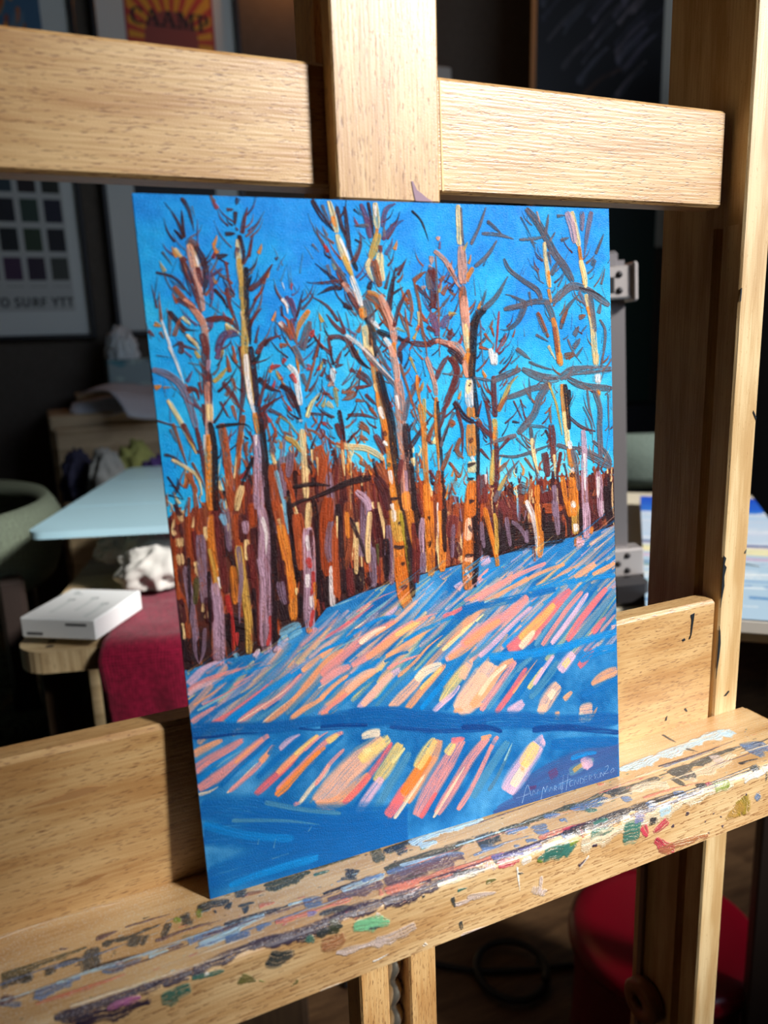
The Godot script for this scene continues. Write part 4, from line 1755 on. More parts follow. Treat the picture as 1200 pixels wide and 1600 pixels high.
const SMEARS := """
du 5 3 219,9 271,4 324,6 378,9
du 3 2 368,4 434,14
dg 12 6 223,102 271,104 321,102 357,100
ds 20 18 223,123 247,124 271,133
ds 15 12 256,115 269,135
ds 12 9 288,127 307,129
ds 10 7 313,121 345,122
ds 18 18 367,105 365,131 366,158
ds 16 13 382,109 398,109
ds 13 6 382,105 424,110 479,104
ds 22 13 448,113 439,141
ds 12 9 395,135 400,138
ds 8 6 496,108 479,141
pm 11 7 373,88 410,86
pm 5 3 422,83 455,83 499,86
pm 3 3 314,83 328,88
ds 14 20 512,108 535,106
gg 10 7 505,100 514,113
bk2 12 5 358,155 394,157 445,160
bb 17 14 271,168 302,169 343,165
bb 17 12 318,171 333,174
bb 9 6 378,164 407,172 441,169
lb2 12 7 451,171 483,171
bb 11 8 225,165 255,180
pm 9 5 484,168 510,169
lb2 13 13 516,168 524,168
bb 10 10 513,167 526,160
sal 7 4 276,190 318,191 366,191 411,191
pm 11 8 224,151 245,162
dp 11 11 302,227 362,231 423,231 460,232 511,232
dp 13 21 330,243 384,253 443,255
mg 13 11 378,241 405,241 429,243
tg 17 17 458,259 488,257 509,256
dp 16 13 338,241 360,251
dp 8 6 465,234 506,239
ds 21 10 546,98 575,95 604,100
gg 14 14 541,105 555,107
ds 11 8 533,122 536,120
ds 8 7 594,118 608,107
ds 4 3 575,113 576,122
ds 8 7 616,124 646,126
ds 15 7 628,126 623,146
ds 16 14 616,87 642,91
dg 22 11 672,97 713,98 765,94
dg 12 5 768,85 820,91 869,94
tg 8 4 768,106 800,107
dg 24 20 888,99 918,103
ds 33 11 841,122 825,145
ds 7 15 811,140 838,154
sal 7 5 651,138 680,143
br2 7 4 638,98 672,106
bk2 8 5 583,156 640,159 711,163
bb 19 16 524,168 552,166 581,163
lb2 11 8 533,180 578,178 623,168 653,165
bb 11 8 575,189 619,195
bb 9 5 632,189 660,191
lb2 11 7 699,162 741,165
bb 21 14 724,170 760,174
bk2 9 6 767,164 812,163 875,162
lb2 15 7 799,170 842,168 891,163
bb 11 11 844,164 889,167
pm 18 21 769,183 815,188 880,187
sal 14 7 666,193 718,198 779,198 811,196
sal 14 11 859,205 871,207
pv2 7 5 724,197 741,201
ds 14 12 743,211 773,213 802,220
dp 12 18 511,232 565,227 631,225 688,232 753,231 809,226 859,229
dp 15 9 647,235 690,236 723,233
dp 6 5 760,224 815,232
tg 11 9 511,241 537,246 563,248
ds 18 12 641,248 663,261 686,261
tg 19 16 705,242 722,255
ds 10 10 728,242 777,244
dg 19 16 750,237 774,240
wt 5 3 532,241 539,244
mt 20 23 798,252 826,260 858,262
dp 7 5 826,267 851,273
og 12 6 589,269 615,290
gg 3 2 621,292 631,300
wt 3 3 843,243 852,250
og 9 6 682,319 688,325
ds 16 12 916,107 953,104 991,101
ds 24 16 935,112 965,110
lb2 25 17 973,108 1030,97 1076,103 1150,104
lb2 24 12 986,126 1027,125
dg 16 12 895,155 965,154 1037,153 1096,154
ds 25 16 1096,160 1122,162 1150,153
dg 11 9 1156,156 1213,155 1270,154 1356,152
bb 16 12 897,166 958,166 1028,170 1056,184
lb2 8 5 928,156 995,164 1036,168
pm 23 23 880,187 948,187 1026,185 1054,188
sal 19 11 871,207 934,215 1003,215 1072,219 1129,217
bk2 7 5 859,225 918,233
dp 17 10 859,229 924,232 992,230 1077,232
ds 11 5 1010,225 1063,230
bb 16 12 1094,182 1126,192
bb 17 13 1165,167 1218,170
bb 10 25 1221,177 1256,190
bb 17 13 1267,158 1304,165
bb 9 7 1290,183 1305,184
bb 11 6 1188,207 1211,213
sal 12 8 1217,211 1261,210 1310,211
bk2 9 6 1099,222 1151,222 1205,222 1303,220
pv2 15 11 1099,218 1155,226 1213,227
bb 10 8 1264,222 1292,224
rr 22 11 1103,237 1129,239 1155,241
wt 15 7 1159,249 1182,243
pw 22 14 1085,238 1092,226
tg 23 15 1197,255 1252,256 1293,250
gg 8 5 1197,255 1209,263
tg 23 12 1213,246 1284,251
wt 5 3 1148,253 1155,310
ds 4 4 1151,268 1163,273
wl 23 31 1194,336 1206,318
wl 12 8 1206,295 1202,331
wl 10 6 1034,280 1099,293
wl 7 6 1005,287 1048,289
ds 6 4 1002,268 1007,291
ds 5 3 941,245 938,241
og 15 7 1077,264 1099,264
bb 5 4 1158,209 1170,212
tg 7 4 1013,258 1034,259
lb2 17 34 1530,91 1621,88 1732,85 1824,78 1892,75
lb2 30 24 1863,79 1907,83
ds 6 4 1737,12 1739,56
ds 5 3 1739,89 1752,113
dg 14 10 1324,150 1378,156 1439,145
ds 15 12 1439,145 1506,157 1589,154
ds 7 5 1451,159 1449,172
ds 10 6 1490,164 1488,177
wd 20 25 1497,167 1544,169 1589,185
wd 22 16 1632,184 1750,173 1821,159
ds 22 9 1620,154 1695,153 1779,145 1861,144
ds 32 26 1627,158 1679,169
ds 12 6 1616,168 1618,208
bb 34 34 1858,151 1925,169
wl 22 17 1753,149 1784,157
bb 15 12 1333,161 1433,163
bb 15 12 1455,182 1479,187
tg 19 9 1358,181 1384,188
bb 11 9 1298,184 1306,185
rr 9 5 1276,212 1318,214 1361,216
sal 6 4 1502,199 1563,202 1655,212
bk2 17 13 1270,221 1347,222 1428,220 1513,221 1581,221
bb 9 7 1490,222 1513,217
bb 12 7 1571,218 1602,223
wt 11 9 1499,221 1518,223
tg 14 9 1347,222 1384,221
bk2 5 4 1795,196 1851,201
rr 17 13 1307,229 1316,230
lb2 7 6 1320,230 1325,231
tg 25 17 1260,258 1286,250
gg 10 6 1277,247 1303,244
tg 17 13 1329,241 1392,249
wd 28 19 1304,256 1393,257 1486,250 1583,243 1664,241 1738,246
tg 27 27 1416,257 1467,261
pv2 18 13 1447,238 1476,247
lb2 23 18 1515,251 1553,246
bk2 23 23 1486,263 1511,266
rr 14 11 1472,262 1483,295
rr 11 14 1502,289 1521,282 1540,267
rr 14 19 1508,308 1539,339 1570,349
gg 15 10 1679,233 1727,234
rr 11 10 1663,224 1678,224
bk2 19 14 1637,221 1663,224
ds 20 15 1802,234 1829,224
wt 13 10 1770,242 1847,238
ds 15 20 1838,253 1849,252
ol 45 35 1763,284 1772,313 1774,336
olb 30 25 1748,297 1768,330
bb 10 13 1809,303 1825,289
dp 5 4 1556,289 1561,295
dp 5 4 1654,312 1657,315
dp 5 4 1701,314 1707,318
dp 4 4 1679,298 1681,301
dp 4 4 1779,280 1783,283
dp 4 4 1667,347 1670,343
dp 5 5 1709,343 1714,340
dp 9 9 1335,269 1348,271
dp 5 4 1595,272 1605,275
wt 6 3 1326,288 1301,312
dp 6 3 1300,303 1318,293
br2 14 8 1520,341 1589,343 1667,351
sal 5 4 1448,111 1464,116
mt 20 20 795,255 826,260 870,274
wl 10 20 762,295 824,304 882,306 923,298
wl 17 13 837,302 863,305
wt 6 3 938,346 945,353
wl 7 4 1018,361 1062,363 1099,363
ds 4 4 1019,328 1022,348
wt 5 3 832,342 865,338
br2 19 13 733,267 763,266 782,263
wt 6 3 728,362 758,362 783,364
"""

# ---------------------------------------------------------------- the place
func _ready() -> void:
	# camera
	var cam := Camera3D.new()
	cam.name = "camera"
	add_child(cam)
	cam.transform = Transform3D(Basis(Vector3(0.9108, -0.0357, 0.4114), Vector3(0.1209, 0.9756, -0.1831), Vector3(-0.3948, 0.2165, 0.8929)).orthonormalized(), Vector3(-0.0429, 1.0432, 0.3075))
	cam.near = 0.02
	cam.far = 40.0
	var ca := CameraAttributesPhysical.new()
	ca.frustum_focal_length = 17.79
	ca.frustum_focus_distance = 0.43
	ca.exposure_aperture = 4.6
	ca.frustum_near = 0.02
	ca.frustum_far = 40.0
	cam.attributes = ca
	cam.fov = 68.0
	cam.current = true
	# sky, sun, exposure
	var we := WorldEnvironment.new()
	we.name = "world"
	var env := Environment.new()
	env.background_mode = Environment.BG_SKY
	var sky := Sky.new()
	var ps := ProceduralSkyMaterial.new()
	ps.sky_top_color = c8(120, 160, 215)
	ps.sky_horizon_color = c8(205, 218, 230)
	ps.ground_horizon_color = c8(150, 150, 148)
	ps.ground_bottom_color = c8(70, 70, 68)
	ps.sky_energy_multiplier = 1.0
	sky.sky_material = ps
	env.sky = sky
	env.background_energy_multiplier = 1.0
	env.tonemap_mode = Environment.TONE_MAPPER_LINEAR
	env.tonemap_exposure = EXPOSURE
	env.sdfgi_enabled = true
	env.ssao_enabled = true
	env.ssil_enabled = true
	we.environment = env
	add_child(we)
	var sun := DirectionalLight3D.new()
	sun.name = "sun"
	add_child(sun)
	var el := deg_to_rad(32.0)
	var azi := deg_to_rad(35.0)
	var to_sun := Vector3(sin(azi) * cos(el), sin(el), cos(azi) * cos(el))
	sun.look_at_from_position(to_sun * 5.0, Vector3.ZERO)
	sun.light_energy = SUN
	sun.light_color = c8(255, 250, 244)
	sun.light_angular_distance = 9.0
	sun.shadow_enabled = true
	# daylight in the window opening
	var day := AreaLight3D.new()
	day.name = "window_daylight"
	add_child(day)
	day.area_size = Vector2(2.1, 1.1)
	day.look_at_from_position(Vector3(1.9, 2.02, 1.18), Vector3(1.9, 2.02, 0.0))
	day.light_energy = DAY
	day.light_color = c8(222, 234, 255)
	day.area_range = 12.0
	day.shadow_enabled = true
	room()
	easel()
	painting()
	left_side()
	right_side()
	wall_pictures()

const EXPOSURE := 1.3
const SUN := 1.55
const DAY := 0.9

func room() -> void:
	var wall_tex := Paper.new(64, 64, 5)
	wall_tex.fill(func(_x: int, _y: int) -> Color:
		var v := wall_tex.rng.randf_range(-0.012, 0.012)
		return Color(0.345 + v, 0.315 + v, 0.28 + v))
	var wm := tmat(wall_tex.tex(), 0.9, Color.WHITE, 0.3)
	wm.uv1_triplanar = true
	wm.uv1_scale = Vector3.ONE * 2.0
	var fl := wood(512, 256, 41, c8(112, 84, 56), c8(72, 50, 32), c8(40, 26, 16), 500, 20.0, 0.0)
	var fm := tmat(fl.tex(), 0.45)
	struct("floor", cbox(Vector3(-2.6, -0.1, -2.12), Vector3(3.2, 0.0, 1.4), 0.001, 0), fm)
	struct("ceiling", cbox(Vector3(-2.6, 2.8, -2.12), Vector3(3.2, 2.9, 1.4)), mat(c8(120, 117, 110), 0.9))
	struct("wall_back", cbox(Vector3(-2.6, 0.0, -2.12), Vector3(3.2, 2.8, -2.0)), wm)
	var dim := mat(c8(84, 78, 72), 0.9)
	struct("wall_left", cbox(Vector3(-2.6, 0.0, -2.0), Vector3(-2.5, 2.8, 1.3)), dim)
	struct("wall_right", cbox(Vector3(3.1, 0.0, -2.0), Vector3(3.2, 2.8, 1.3)), wm)
	var st := new_st()
	add_box(st, Vector3(-2.5, 0.0, 1.2), Vector3(WX0, 2.8, 1.3))
	add_box(st, Vector3(WX1, 0.0, 1.2), Vector3(3.1, 2.8, 1.3))
	add_box(st, Vector3(WX0, 0.0, 1.2), Vector3(WX1, WY0, 1.3))
	add_box(st, Vector3(WX0, WY1, 1.2), Vector3(WX1, 2.8, 1.3))
	struct("wall_front", done(st), dim)
	var trim := mat(c8(225, 222, 214), 0.5)
	var f := new_st()
	add_box(f, Vector3(WX0 - 0.06, WY0 - 0.06, 1.18), Vector3(WX0, WY1 + 0.06, 1.2), 0.003)
	add_box(f, Vector3(WX1, WY0 - 0.06, 1.18), Vector3(WX1 + 0.06, WY1 + 0.06, 1.2), 0.003)
	add_box(f, Vector3(WX0, WY1, 1.18), Vector3(WX1, WY1 + 0.06, 1.2), 0.003)
	add_box(f, Vector3(WX0, WY0 - 0.06, 1.15), Vector3(WX1, WY0, 1.2), 0.003)
	struct("window_1", done(f), trim)
	struct("baseboard_back", cbox(Vector3(-2.5, 0.0, -2.0), Vector3(3.1, 0.1, -1.985), 0.003), trim)

const WX0 := 0.825
const WX1 := 3.0
const WY0 := 1.44
const WY1 := 2.6

func easel() -> void:
	var beech := wood(1024, 512, 11, c8(212, 176, 122), c8(180, 134, 80), c8(92, 52, 26), 3200, 17.0, 0.05)
	var bm := wood_mat(beech, 0.42, 3.0)
	var pine := wood(1024, 512, 23, c8(226, 200, 152), c8(194, 158, 106), c8(160, 112, 62), 500, 9.0, 0.0, 0.22)
	var pm := wood_mat(pine, 0.42, 3.0)
	var e := thing("studio_easel", "wooden studio easel with paint-smeared tray holding the winter forest painting", "easel")
	# uprights: a deep board with a slot in its inner face
	var mast := func(x: float, inner: float, called: String) -> MeshInstance3D:
		var xi := x + inner * 0.0105
		var xo := x - inner * 0.0105
		var st := new_st()
		var c := 0.0012
		var s := inner
		var low := PackedVector2Array([Vector2(xi, -0.020 - c), Vector2(xi - s * c, -0.020), Vector2(xo + s * c, -0.020), Vector2(xo, -0.020 - c), Vector2(xo, -0.082), Vector2(xi, -0.082),
			Vector2(xi, -0.0415), Vector2(xi - s * 0.008, -0.0415), Vector2(xi - s * 0.008, -0.0345), Vector2(xi, -0.0345)])
		var high := PackedVector2Array([Vector2(xi, -0.020 - c), Vector2(xi - s * c, -0.020), Vector2(xo + s * c, -0.020), Vector2(xo, -0.020 - c), Vector2(xo, -0.082), Vector2(xi, -0.082)])
		add_extrude(st, low, 1, 0.03, 1.102)
		add_extrude(st, high, 1, 1.102, 1.75)
		return part(called, done(st), pm, e)
	var right: MeshInstance3D = mast.call(0.3403, -1.0, "mast")
	right.set_meta("label", "pale pine upright at the right of the easel, black paint along its edge")
	mast.call(-0.1183, 1.0, "mast")
	# added pale strip for light caught on the groove lip, and the clamp knob
	part("lit_lip_strip", cbox(Vector3(0.3262, 0.1, -0.0745), Vector3(0.3298, 0.745, -0.0700), 0.0004), mat(c8(150, 128, 116), 0.4, 0.3), e)
	var knob := part("clamp_knob", lathe(PackedVector2Array([Vector2(0.0055, 0.0), Vector2(0.014, 0.0), Vector2(0.0165, 0.002), Vector2(0.0165, 0.010), Vector2(0.014, 0.0125), Vector2(0.006, 0.0125), Vector2(0.0055, 0.010), Vector2(0.0055, 0.0)]), 36), mat(c8(150, 104, 68), 0.35), e, Vector3(0.329, 0.545, -0.062), Vector3(0, 0, 90))
	part("bolt", lathe(PackedVector2Array([Vector2(0.0, 0.0), Vector2(0.005, 0.0), Vector2(0.005, 0.008), Vector2(0.0, 0.009)]), 20), mat(c8(120, 116, 108), 0.35, 0.8), knob)
	# feet and lower stretcher that carry the uprights
	for x in [0.3403, -0.1183]:
		part("foot", cbox(Vector3(x - 0.02, 0.0, -0.36), Vector3(x + 0.02, 0.045, 0.24), 0.004, 2), bm, e)
	part("stretcher", cbox(Vector3(-0.10, 0.16, -0.075), Vector3(0.322, 0.21, -0.050), 0.002, 0), bm, e)
	# the two bars of the centre post and the steel screw between them
	part("centre_bar", cbox(Vector3(0.0875, 0.15, -0.0715), Vector3(0.1063, 1.75, -0.0477), 0.0012, 1, Vector2(0.2, 0.3)), bm, e)
	part("centre_bar", cbox(Vector3(0.1200, 0.15, -0.0715), Vector3(0.1383, 1.75, -0.0477), 0.0012, 1, Vector2(0.7, 0.6)), bm, e)
	var screw := SurfaceTool.new()
	screw.begin(Mesh.PRIMITIVE_TRIANGLES)
	screw.set_smooth_group(0)
	var sp := func(i: int, k: int) -> Vector3:
		var y := 0.2 + 0.55 * i / 220.0
		var a := TAU * (k % 20) / 20
		var r := 0.0047 + 0.0019 * sin(a + y * TAU / 0.019)
		return Vector3(0.1132 + cos(a) * r, y, -0.060 + sin(a) * r)
	for i in 220:
		for k in 20:
			tri(screw, sp.call(i, k), sp.call(i, k + 1), sp.call(i + 1, k + 1))
			tri(screw, sp.call(i, k), sp.call(i + 1, k + 1), sp.call(i + 1, k))
	screw.index()
	screw.generate_normals()
	part("lifting_screw", screw.commit(), mat(c8(176, 172, 160), 0.28, 0.9), e)
	# rails
	var ur := part("upper_rail", cbox(Vector3(-0.105, 1.1118, -0.0476), Vector3(0.3246, 1.1626, -0.0315), 0.0016, 0, Vector2(0.13, 0.22)), bm, e)
	ur.set_meta("label", "upper cross rail of flecked beech with its right end rounded")
	var lr := part("lower_rail", cbox(Vector3(-0.105, 0.7700, -0.0352), Vector3(0.3272, 0.8798, -0.0200), 0.0022, 0, Vector2(0.55, 0.7)), bm, e)
	lr.set_meta("label", "lower cross rail of flecked beech behind the painting")
	# the sliding clamp that presses on the painting's top
	var cl := part("top_clamp", cbox(Vector3(0.0855, 1.1052, -0.0314), Vector3(0.1361, 1.62, -0.0200), 0.0009, 1, Vector2(0.31, 0.12)), bm, e)
	cl.set_meta("label", "vertical beech clamp bar pressing on the top of the painting")
	# the tray
	var tp := wood(2048, 400, 31, c8(230, 197, 146), c8(200, 155, 101), c8(132, 84, 48), 0, 14.0, 0.0)
	# the front face shows the ray flecks, the top is scuffed by dust and paint
	for k in 1500:
		var x := tp.rng.randf() * 2048.0
		var y := tp.rng.randf_range(226.0, 396.0)
		var l := tp.rng.randf_range(8.0, 24.0)
		tp.stroke(c8(122, 76, 42), 2.2, 1.4, PackedVector2Array([Vector2(x, y), Vector2(x + l, y - l * 0.05)]), 0.4, 0.0, 0.2, 20)
	var pal := {
		"du": c8(240, 214, 186), "dg": c8(62, 68, 50), "ds": c8(46, 54, 58), "pm": c8(96, 74, 84), "gg": c8(120, 140, 50), "bk2": c8(40, 38, 44), "bb": c8(92, 122, 168), "lb2": c8(176, 214, 240),
		"sal": c8(226, 128, 104), "dp": c8(44, 34, 58), "mg": c8(176, 100, 150), "tg": c8(52, 108, 98), "br2": c8(160, 100, 62), "pv2": c8(112, 112, 170), "mt": c8(120, 190, 142), "og": c8(90, 90, 40),
		"wt": c8(240, 232, 224), "wd": c8(228, 208, 178), "rr": c8(188, 52, 74), "pw": c8(180, 158, 182), "wl": c8(200, 182, 176), "ol": c8(140, 118, 30), "olb": c8(170, 130, 60),
	}
	tp.script(SMEARS, pal, 1.6, 0.3, 0.24, 0.5, 130, 6.0)
	for k in 34:
		var x := tp.rng.randf_range(100.0, 1900.0)
		var y := tp.rng.randf_range(60.0, 236.0)
		var l := tp.rng.randf_range(120.0, 520.0)
		tp.stroke(pal[["bb", "dg", "bk2", "sal", "pm", "wd", "dp", "lb2"][tp.rng.randi() % 8]], tp.rng.randf_range(3.0, 9.0), 2.0, PackedVector2Array([Vector2(x, y), Vector2(x + l * 0.5, y + tp.rng.randf_range(-5, 5)), Vector2(x + l, y + tp.rng.randf_range(-6, 6))]), 0.3, 0.38, 0.5, 110, 8.0)
	# thin ragged dabs beside the big smears
	var codes := ["ds", "bb", "dg", "sal", "bk2", "lb2", "tg", "pm", "dp", "rr"]
	for k in 240:
		var x := tp.rng.randf() * 2048.0
		var y := tp.rng.randf_range(70.0, 250.0)
		var l := tp.rng.randf_range(3.0, 16.0)
		tp.stroke(pal[codes[tp.rng.randi() % codes.size()]], tp.rng.randf_range(1.5, 4.0), 1.5, PackedVector2Array([Vector2(x, y), Vector2(x + l, y + tp.rng.randf_range(-2, 2))]), 0.2, 0.2, 0.4, 90)
	# sanding dust lies thickest at the left
	for k in 12000:
		var x := 2048.0 * pow(tp.rng.randf(), 1.7) + 200.0
		var y := tp.rng.randf() * 232.0
		var xi := int(x)
		if xi >= 2047:
			continue
		var i := (int(y) * 2048 + xi) * 3
		for ch in 3:
			var da := 0.35 + 0.5 * nz_at(k)
			tp.b[i + ch] = int(lerpf(tp.b[i + ch], 240.0, da))
			tp.b[i + 3 + ch] = int(lerpf(tp.b[i + 3 + ch], 236.0, da * 0.7))
			if int(y) < 398:
				tp.b[i + 6144 + ch] = int(lerpf(tp.b[i + 6144 + ch], 236.0, da * 0.6))
	var tm := wood_mat(tp, 0.40, 4.0)
	var st := new_st()
	var prof := PackedVector2Array()
	var vs := PackedFloat32Array()
	var zf := 0.037
	prof.append(Vector2(-0.0199, 0.80)); vs.append(0.0)
	prof.append(Vector2(0.0322, 0.80)); vs.append(0.0522)
	for k in 6:
		var a := PI / 2 * (k + 1) / 6.0
		prof.append(Vector2(0.0322 + sin(a) * 0.0048, 0.7952 + cos(a) * 0.0048))
		vs.append(0.0522 + 0.0076 * (k + 1) / 6.0)
	prof.append(Vector2(zf, 0.7668)); vs.append(0.0882)
	prof.append(Vector2(zf - 0.0015, 0.7653)); vs.append(0.0900)
	prof.append(Vector2(-0.0199, 0.7653)); vs.append(0.0970)
	for i in vs.size():
		vs[i] = vs[i] * 4096.0 / 400.0
	add_extrude(st, prof, 0, -0.14, 0.356, 4096.0 / 2048.0, 1.0, vs, -0.14)
	# rounded right end
	var tray := part("tray", done(st), tm, e)
	tray.set_meta("label", "tray ledge crusted with smears of blue, green, pink and black oil paint")
	var en := new_st()
	add_extrude(en, PackedVector2Array([Vector2(-0.0189, 0.7990), Vector2(0.0330, 0.7990), Vector2(0.0358, 0.7945), Vector2(0.0358, 0.7668), Vector2(-0.0189, 0.7663)]), 0, 0.356, 0.3585)
	part("tray_end", done(en), bm, tray)
	# paint drips and smears on the bare wood, each a thin raised film
	var film := func(called: String, parent: Node, pts: Array, axis: int, a: float, m: Material) -> void:
		var pl := PackedVector2Array()
		for q in pts:
			pl.append(q)
		var s2 := new_st()
		add_extrude(s2, pl, axis, a, a + 0.0003)
		part(called, done(s2), m, parent)
	var black := mat(c8(34, 40, 46), 0.35)
	film.call("paint_drip", lr, [Vector2(0.3052, 0.8738), Vector2(0.3084, 0.8745), Vector2(0.3076, 0.8715), Vector2(0.3068, 0.8610), Vector2(0.3060, 0.8590), Vector2(0.3050, 0.8592), Vector2(0.3048, 0.8578), Vector2(0.3058, 0.8580), Vector2(0.3062, 0.8700)], 2, -0.01995, black)
	film.call("paint_drip", lr, [Vector2(0.2990, 0.8588), Vector2(0.3012, 0.8594), Vector2(0.3020, 0.8580), Vector2(0.3000, 0.8574)], 2, -0.01995, black)
	film.call("paint_drip", lr, [Vector2(0.2890, 0.8090), Vector2(0.2902, 0.8100), Vector2(0.2898, 0.8070), Vector2(0.2884, 0.8068)], 2, -0.01995, black)
	film.call("paint_drip", lr, [Vector2(0.3040, 0.8110), Vector2(0.3052, 0.8116), Vector2(0.3070, 0.8090), Vector2(0.3062, 0.8088)], 2, -0.01995, black)
	film.call("paint_edge_streak", right, [Vector2(0.3300, 0.9080), Vector2(0.3322, 0.9060), Vector2(0.3312, 0.9020), Vector2(0.3330, 0.9000), Vector2(0.3316, 0.8940), Vector2(0.3322, 0.8880), Vector2(0.3308, 0.8800), Vector2(0.3300, 0.8740)], 2, -0.01995, black)
	film.call("paint_edge_streak", right, [Vector2(0.3300, 0.8620), Vector2(0.3312, 0.8580), Vector2(0.3322, 0.8500), Vector2(0.3318, 0.8420), Vector2(0.3308, 0.8330), Vector2(0.3300, 0.8260)], 2, -0.01995, black)
	film.call("paint_fleck", right, [Vector2(0.3380, 0.8120), Vector2(0.3420, 0.8150), Vector2(0.3428, 0.8142), Vector2(0.3400, 0.8118)], 2, -0.01995, black)
	film.call("paint_fleck", right, [Vector2(0.3300, 1.0660), Vector2(0.3310, 1.0670), Vector2(0.3308, 1.0600), Vector2(0.3300, 1.0590)], 2, -0.01995, black)
	film.call("paint_fleck", right, [Vector2(0.3470, 0.9960), Vector2(0.3500, 0.9915), Vector2(0.3496, 0.9900), Vector2(0.3466, 0.9948)], 2, -0.01995, black)
	film.call("paint_fleck", right, [Vector2(0.3480, 0.9080), Vector2(0.3494, 0.9092), Vector2(0.3490, 0.9066), Vector2(0.3478, 0.9066)], 2, -0.01995, mat(c8(90, 92, 86), 0.5))
	film.call("paint_smear", cl, [Vector2(0.1230, 1.1058), Vector2(0.1222, 1.1090), Vector2(0.1212, 1.1140), Vector2(0.1220, 1.1142), Vector2(0.1240, 1.1104), Vector2(0.1262, 1.1092), Vector2(0.1290, 1.1072), Vector2(0.1322, 1.1058)], 2, -0.01995, mat(c8(150, 122, 140), 0.6))
	# stain of dark dust along the left of the lower rail
	var stain := mat(c8(168, 124, 76), 0.7)
	film.call("paint_smear", lr, [Vector2(-0.070, 0.8560), Vector2(-0.045, 0.8590), Vector2(-0.036, 0.8570), Vector2(-0.050, 0.8552)], 2, -0.01995, stain)
	film.call("paint_smear", lr, [Vector2(-0.056, 0.8125), Vector2(-0.046, 0.8150), Vector2(-0.041, 0.8142), Vector2(-0.050, 0.8120)], 2, -0.01995, stain)
	# chalk line down the upper rail at the right of the clamp
	film.call("chalk_mark", ur, [Vector2(0.1432, 1.1130), Vector2(0.1426, 1.1610), Vector2(0.1432, 1.1612), Vector2(0.1442, 1.1130)], 2, -0.03145, mat(c8(236, 208, 160), 0.9))

func painting() -> void:
	var pp := painting_paper()
	var m := tmat(pp.tex(), 0.5, Color.WHITE, 0.32)
	m.normal_enabled = true
	m.normal_texture = pp.normals(5.0)
	m.normal_scale = 0.8
	var W := 0.2286
	var H := 0.3048
	var st := new_st()
	var a := Vector3(0, 0, 0)
	var b := Vector3(W, 0, 0)
	var c := Vector3(W, H, 0)
	var d := Vector3(0, H, 0)
	tri(st, a, c, b, Vector2(0, 1), Vector2(1, 0), Vector2(1, 1))
	tri(st, a, d, c, Vector2(0, 1), Vector2(0, 0), Vector2(1, 0))
	var o := thing("panel_painting", "painting of bare sunlit trees over striped blue and pink snow, standing on the easel tray", "painting", Vector3(0, 0.8002, 0))
	o.transform = Transform3D(Basis(Vector3(0.9994, 0.0034, 0.034), Vector3(-0.001, 0.9976, -0.0699), Vector3(-0.0342, 0.0698, 0.997)).orthonormalized(), Vector3(0, 0.8002, 0))
	part("painted_face", done(st), m, o)
	part("board", cbox(Vector3(0, 0, -0.0032), Vector3(W, H, -0.0001), 0.0003), mat(c8(40, 32, 28), 0.7), o)

# a chair with a curved upholstered back band and a soft seat
func chair(label: String, at: Vector3, turn: float, cloth: Material) -> Node3D:
	var o := thing("upholstered_chair", label, "chair", at, turn, "sage green chairs")
	var dark := mat(c8(40, 30, 26), 0.5)
	part("seat", cushion(Vector3(0.52, 0.11, 0.52), 5.0), cloth, o, Vector3(0, 0.50, 0))
	part("seat_frame", cbox(Vector3(-0.23, 0.35, -0.23), Vector3(0.23, 0.45, 0.23), 0.01), dark, o)
	part("backrest", sheet(func(u: float, v: float) -> Vector3:
		var a := lerpf(-1.15, 1.15, u)
		return Vector3(sin(a) * 0.29, 0.70 + v * 0.125 + 0.012 * sin(v * PI), 0.08 - cos(a) * 0.34 - 0.02 * sin(v * PI)), 24, 6, 0.035, Vector2(20, 5)), cloth, o)
	for s in [-1.0, 1.0]:
		part("back_post", cbox(Vector3(s * 0.2 - 0.018, 0.36, -0.215), Vector3(s * 0.2 + 0.018, 0.74, -0.18), 0.006, 1), dark, o)
		for t in [-1.0, 1.0]:
			part("leg", cbox(Vector3(s * 0.2 - 0.018, 0.0, t * 0.2 - 0.018), Vector3(s * 0.2 + 0.018, 0.36, t * 0.2 + 0.018), 0.005, 1), dark, o)
	return o

func weave(sd: int, c: Color, cell: int, depth: float) -> Paper:
	var pp := Paper.new(256, 256, sd)
	var big := noise_map(256, 256, sd, 0.02, 2)
	var o := 0
	for y in 256:
		for x in 256:
			var i := y * 256 + x
			var g := absf(sin(PI * x / cell)) * absf(sin(PI * y / cell))
			var v := 1.0 - depth + depth * g + (big[i] - 128) * 0.001 + pp.rng.randf_range(-0.04, 0.04)
			pp.b[o] = int(clampf(c.r8 * v, 0, 255))
			pp.b[o + 1] = int(clampf(c.g8 * v, 0, 255))
			pp.b[o + 2] = int(clampf(c.b8 * v, 0, 255))
			pp.q[i] = int(clampf(g * 200.0, 0, 255))
			o += 3
	return pp

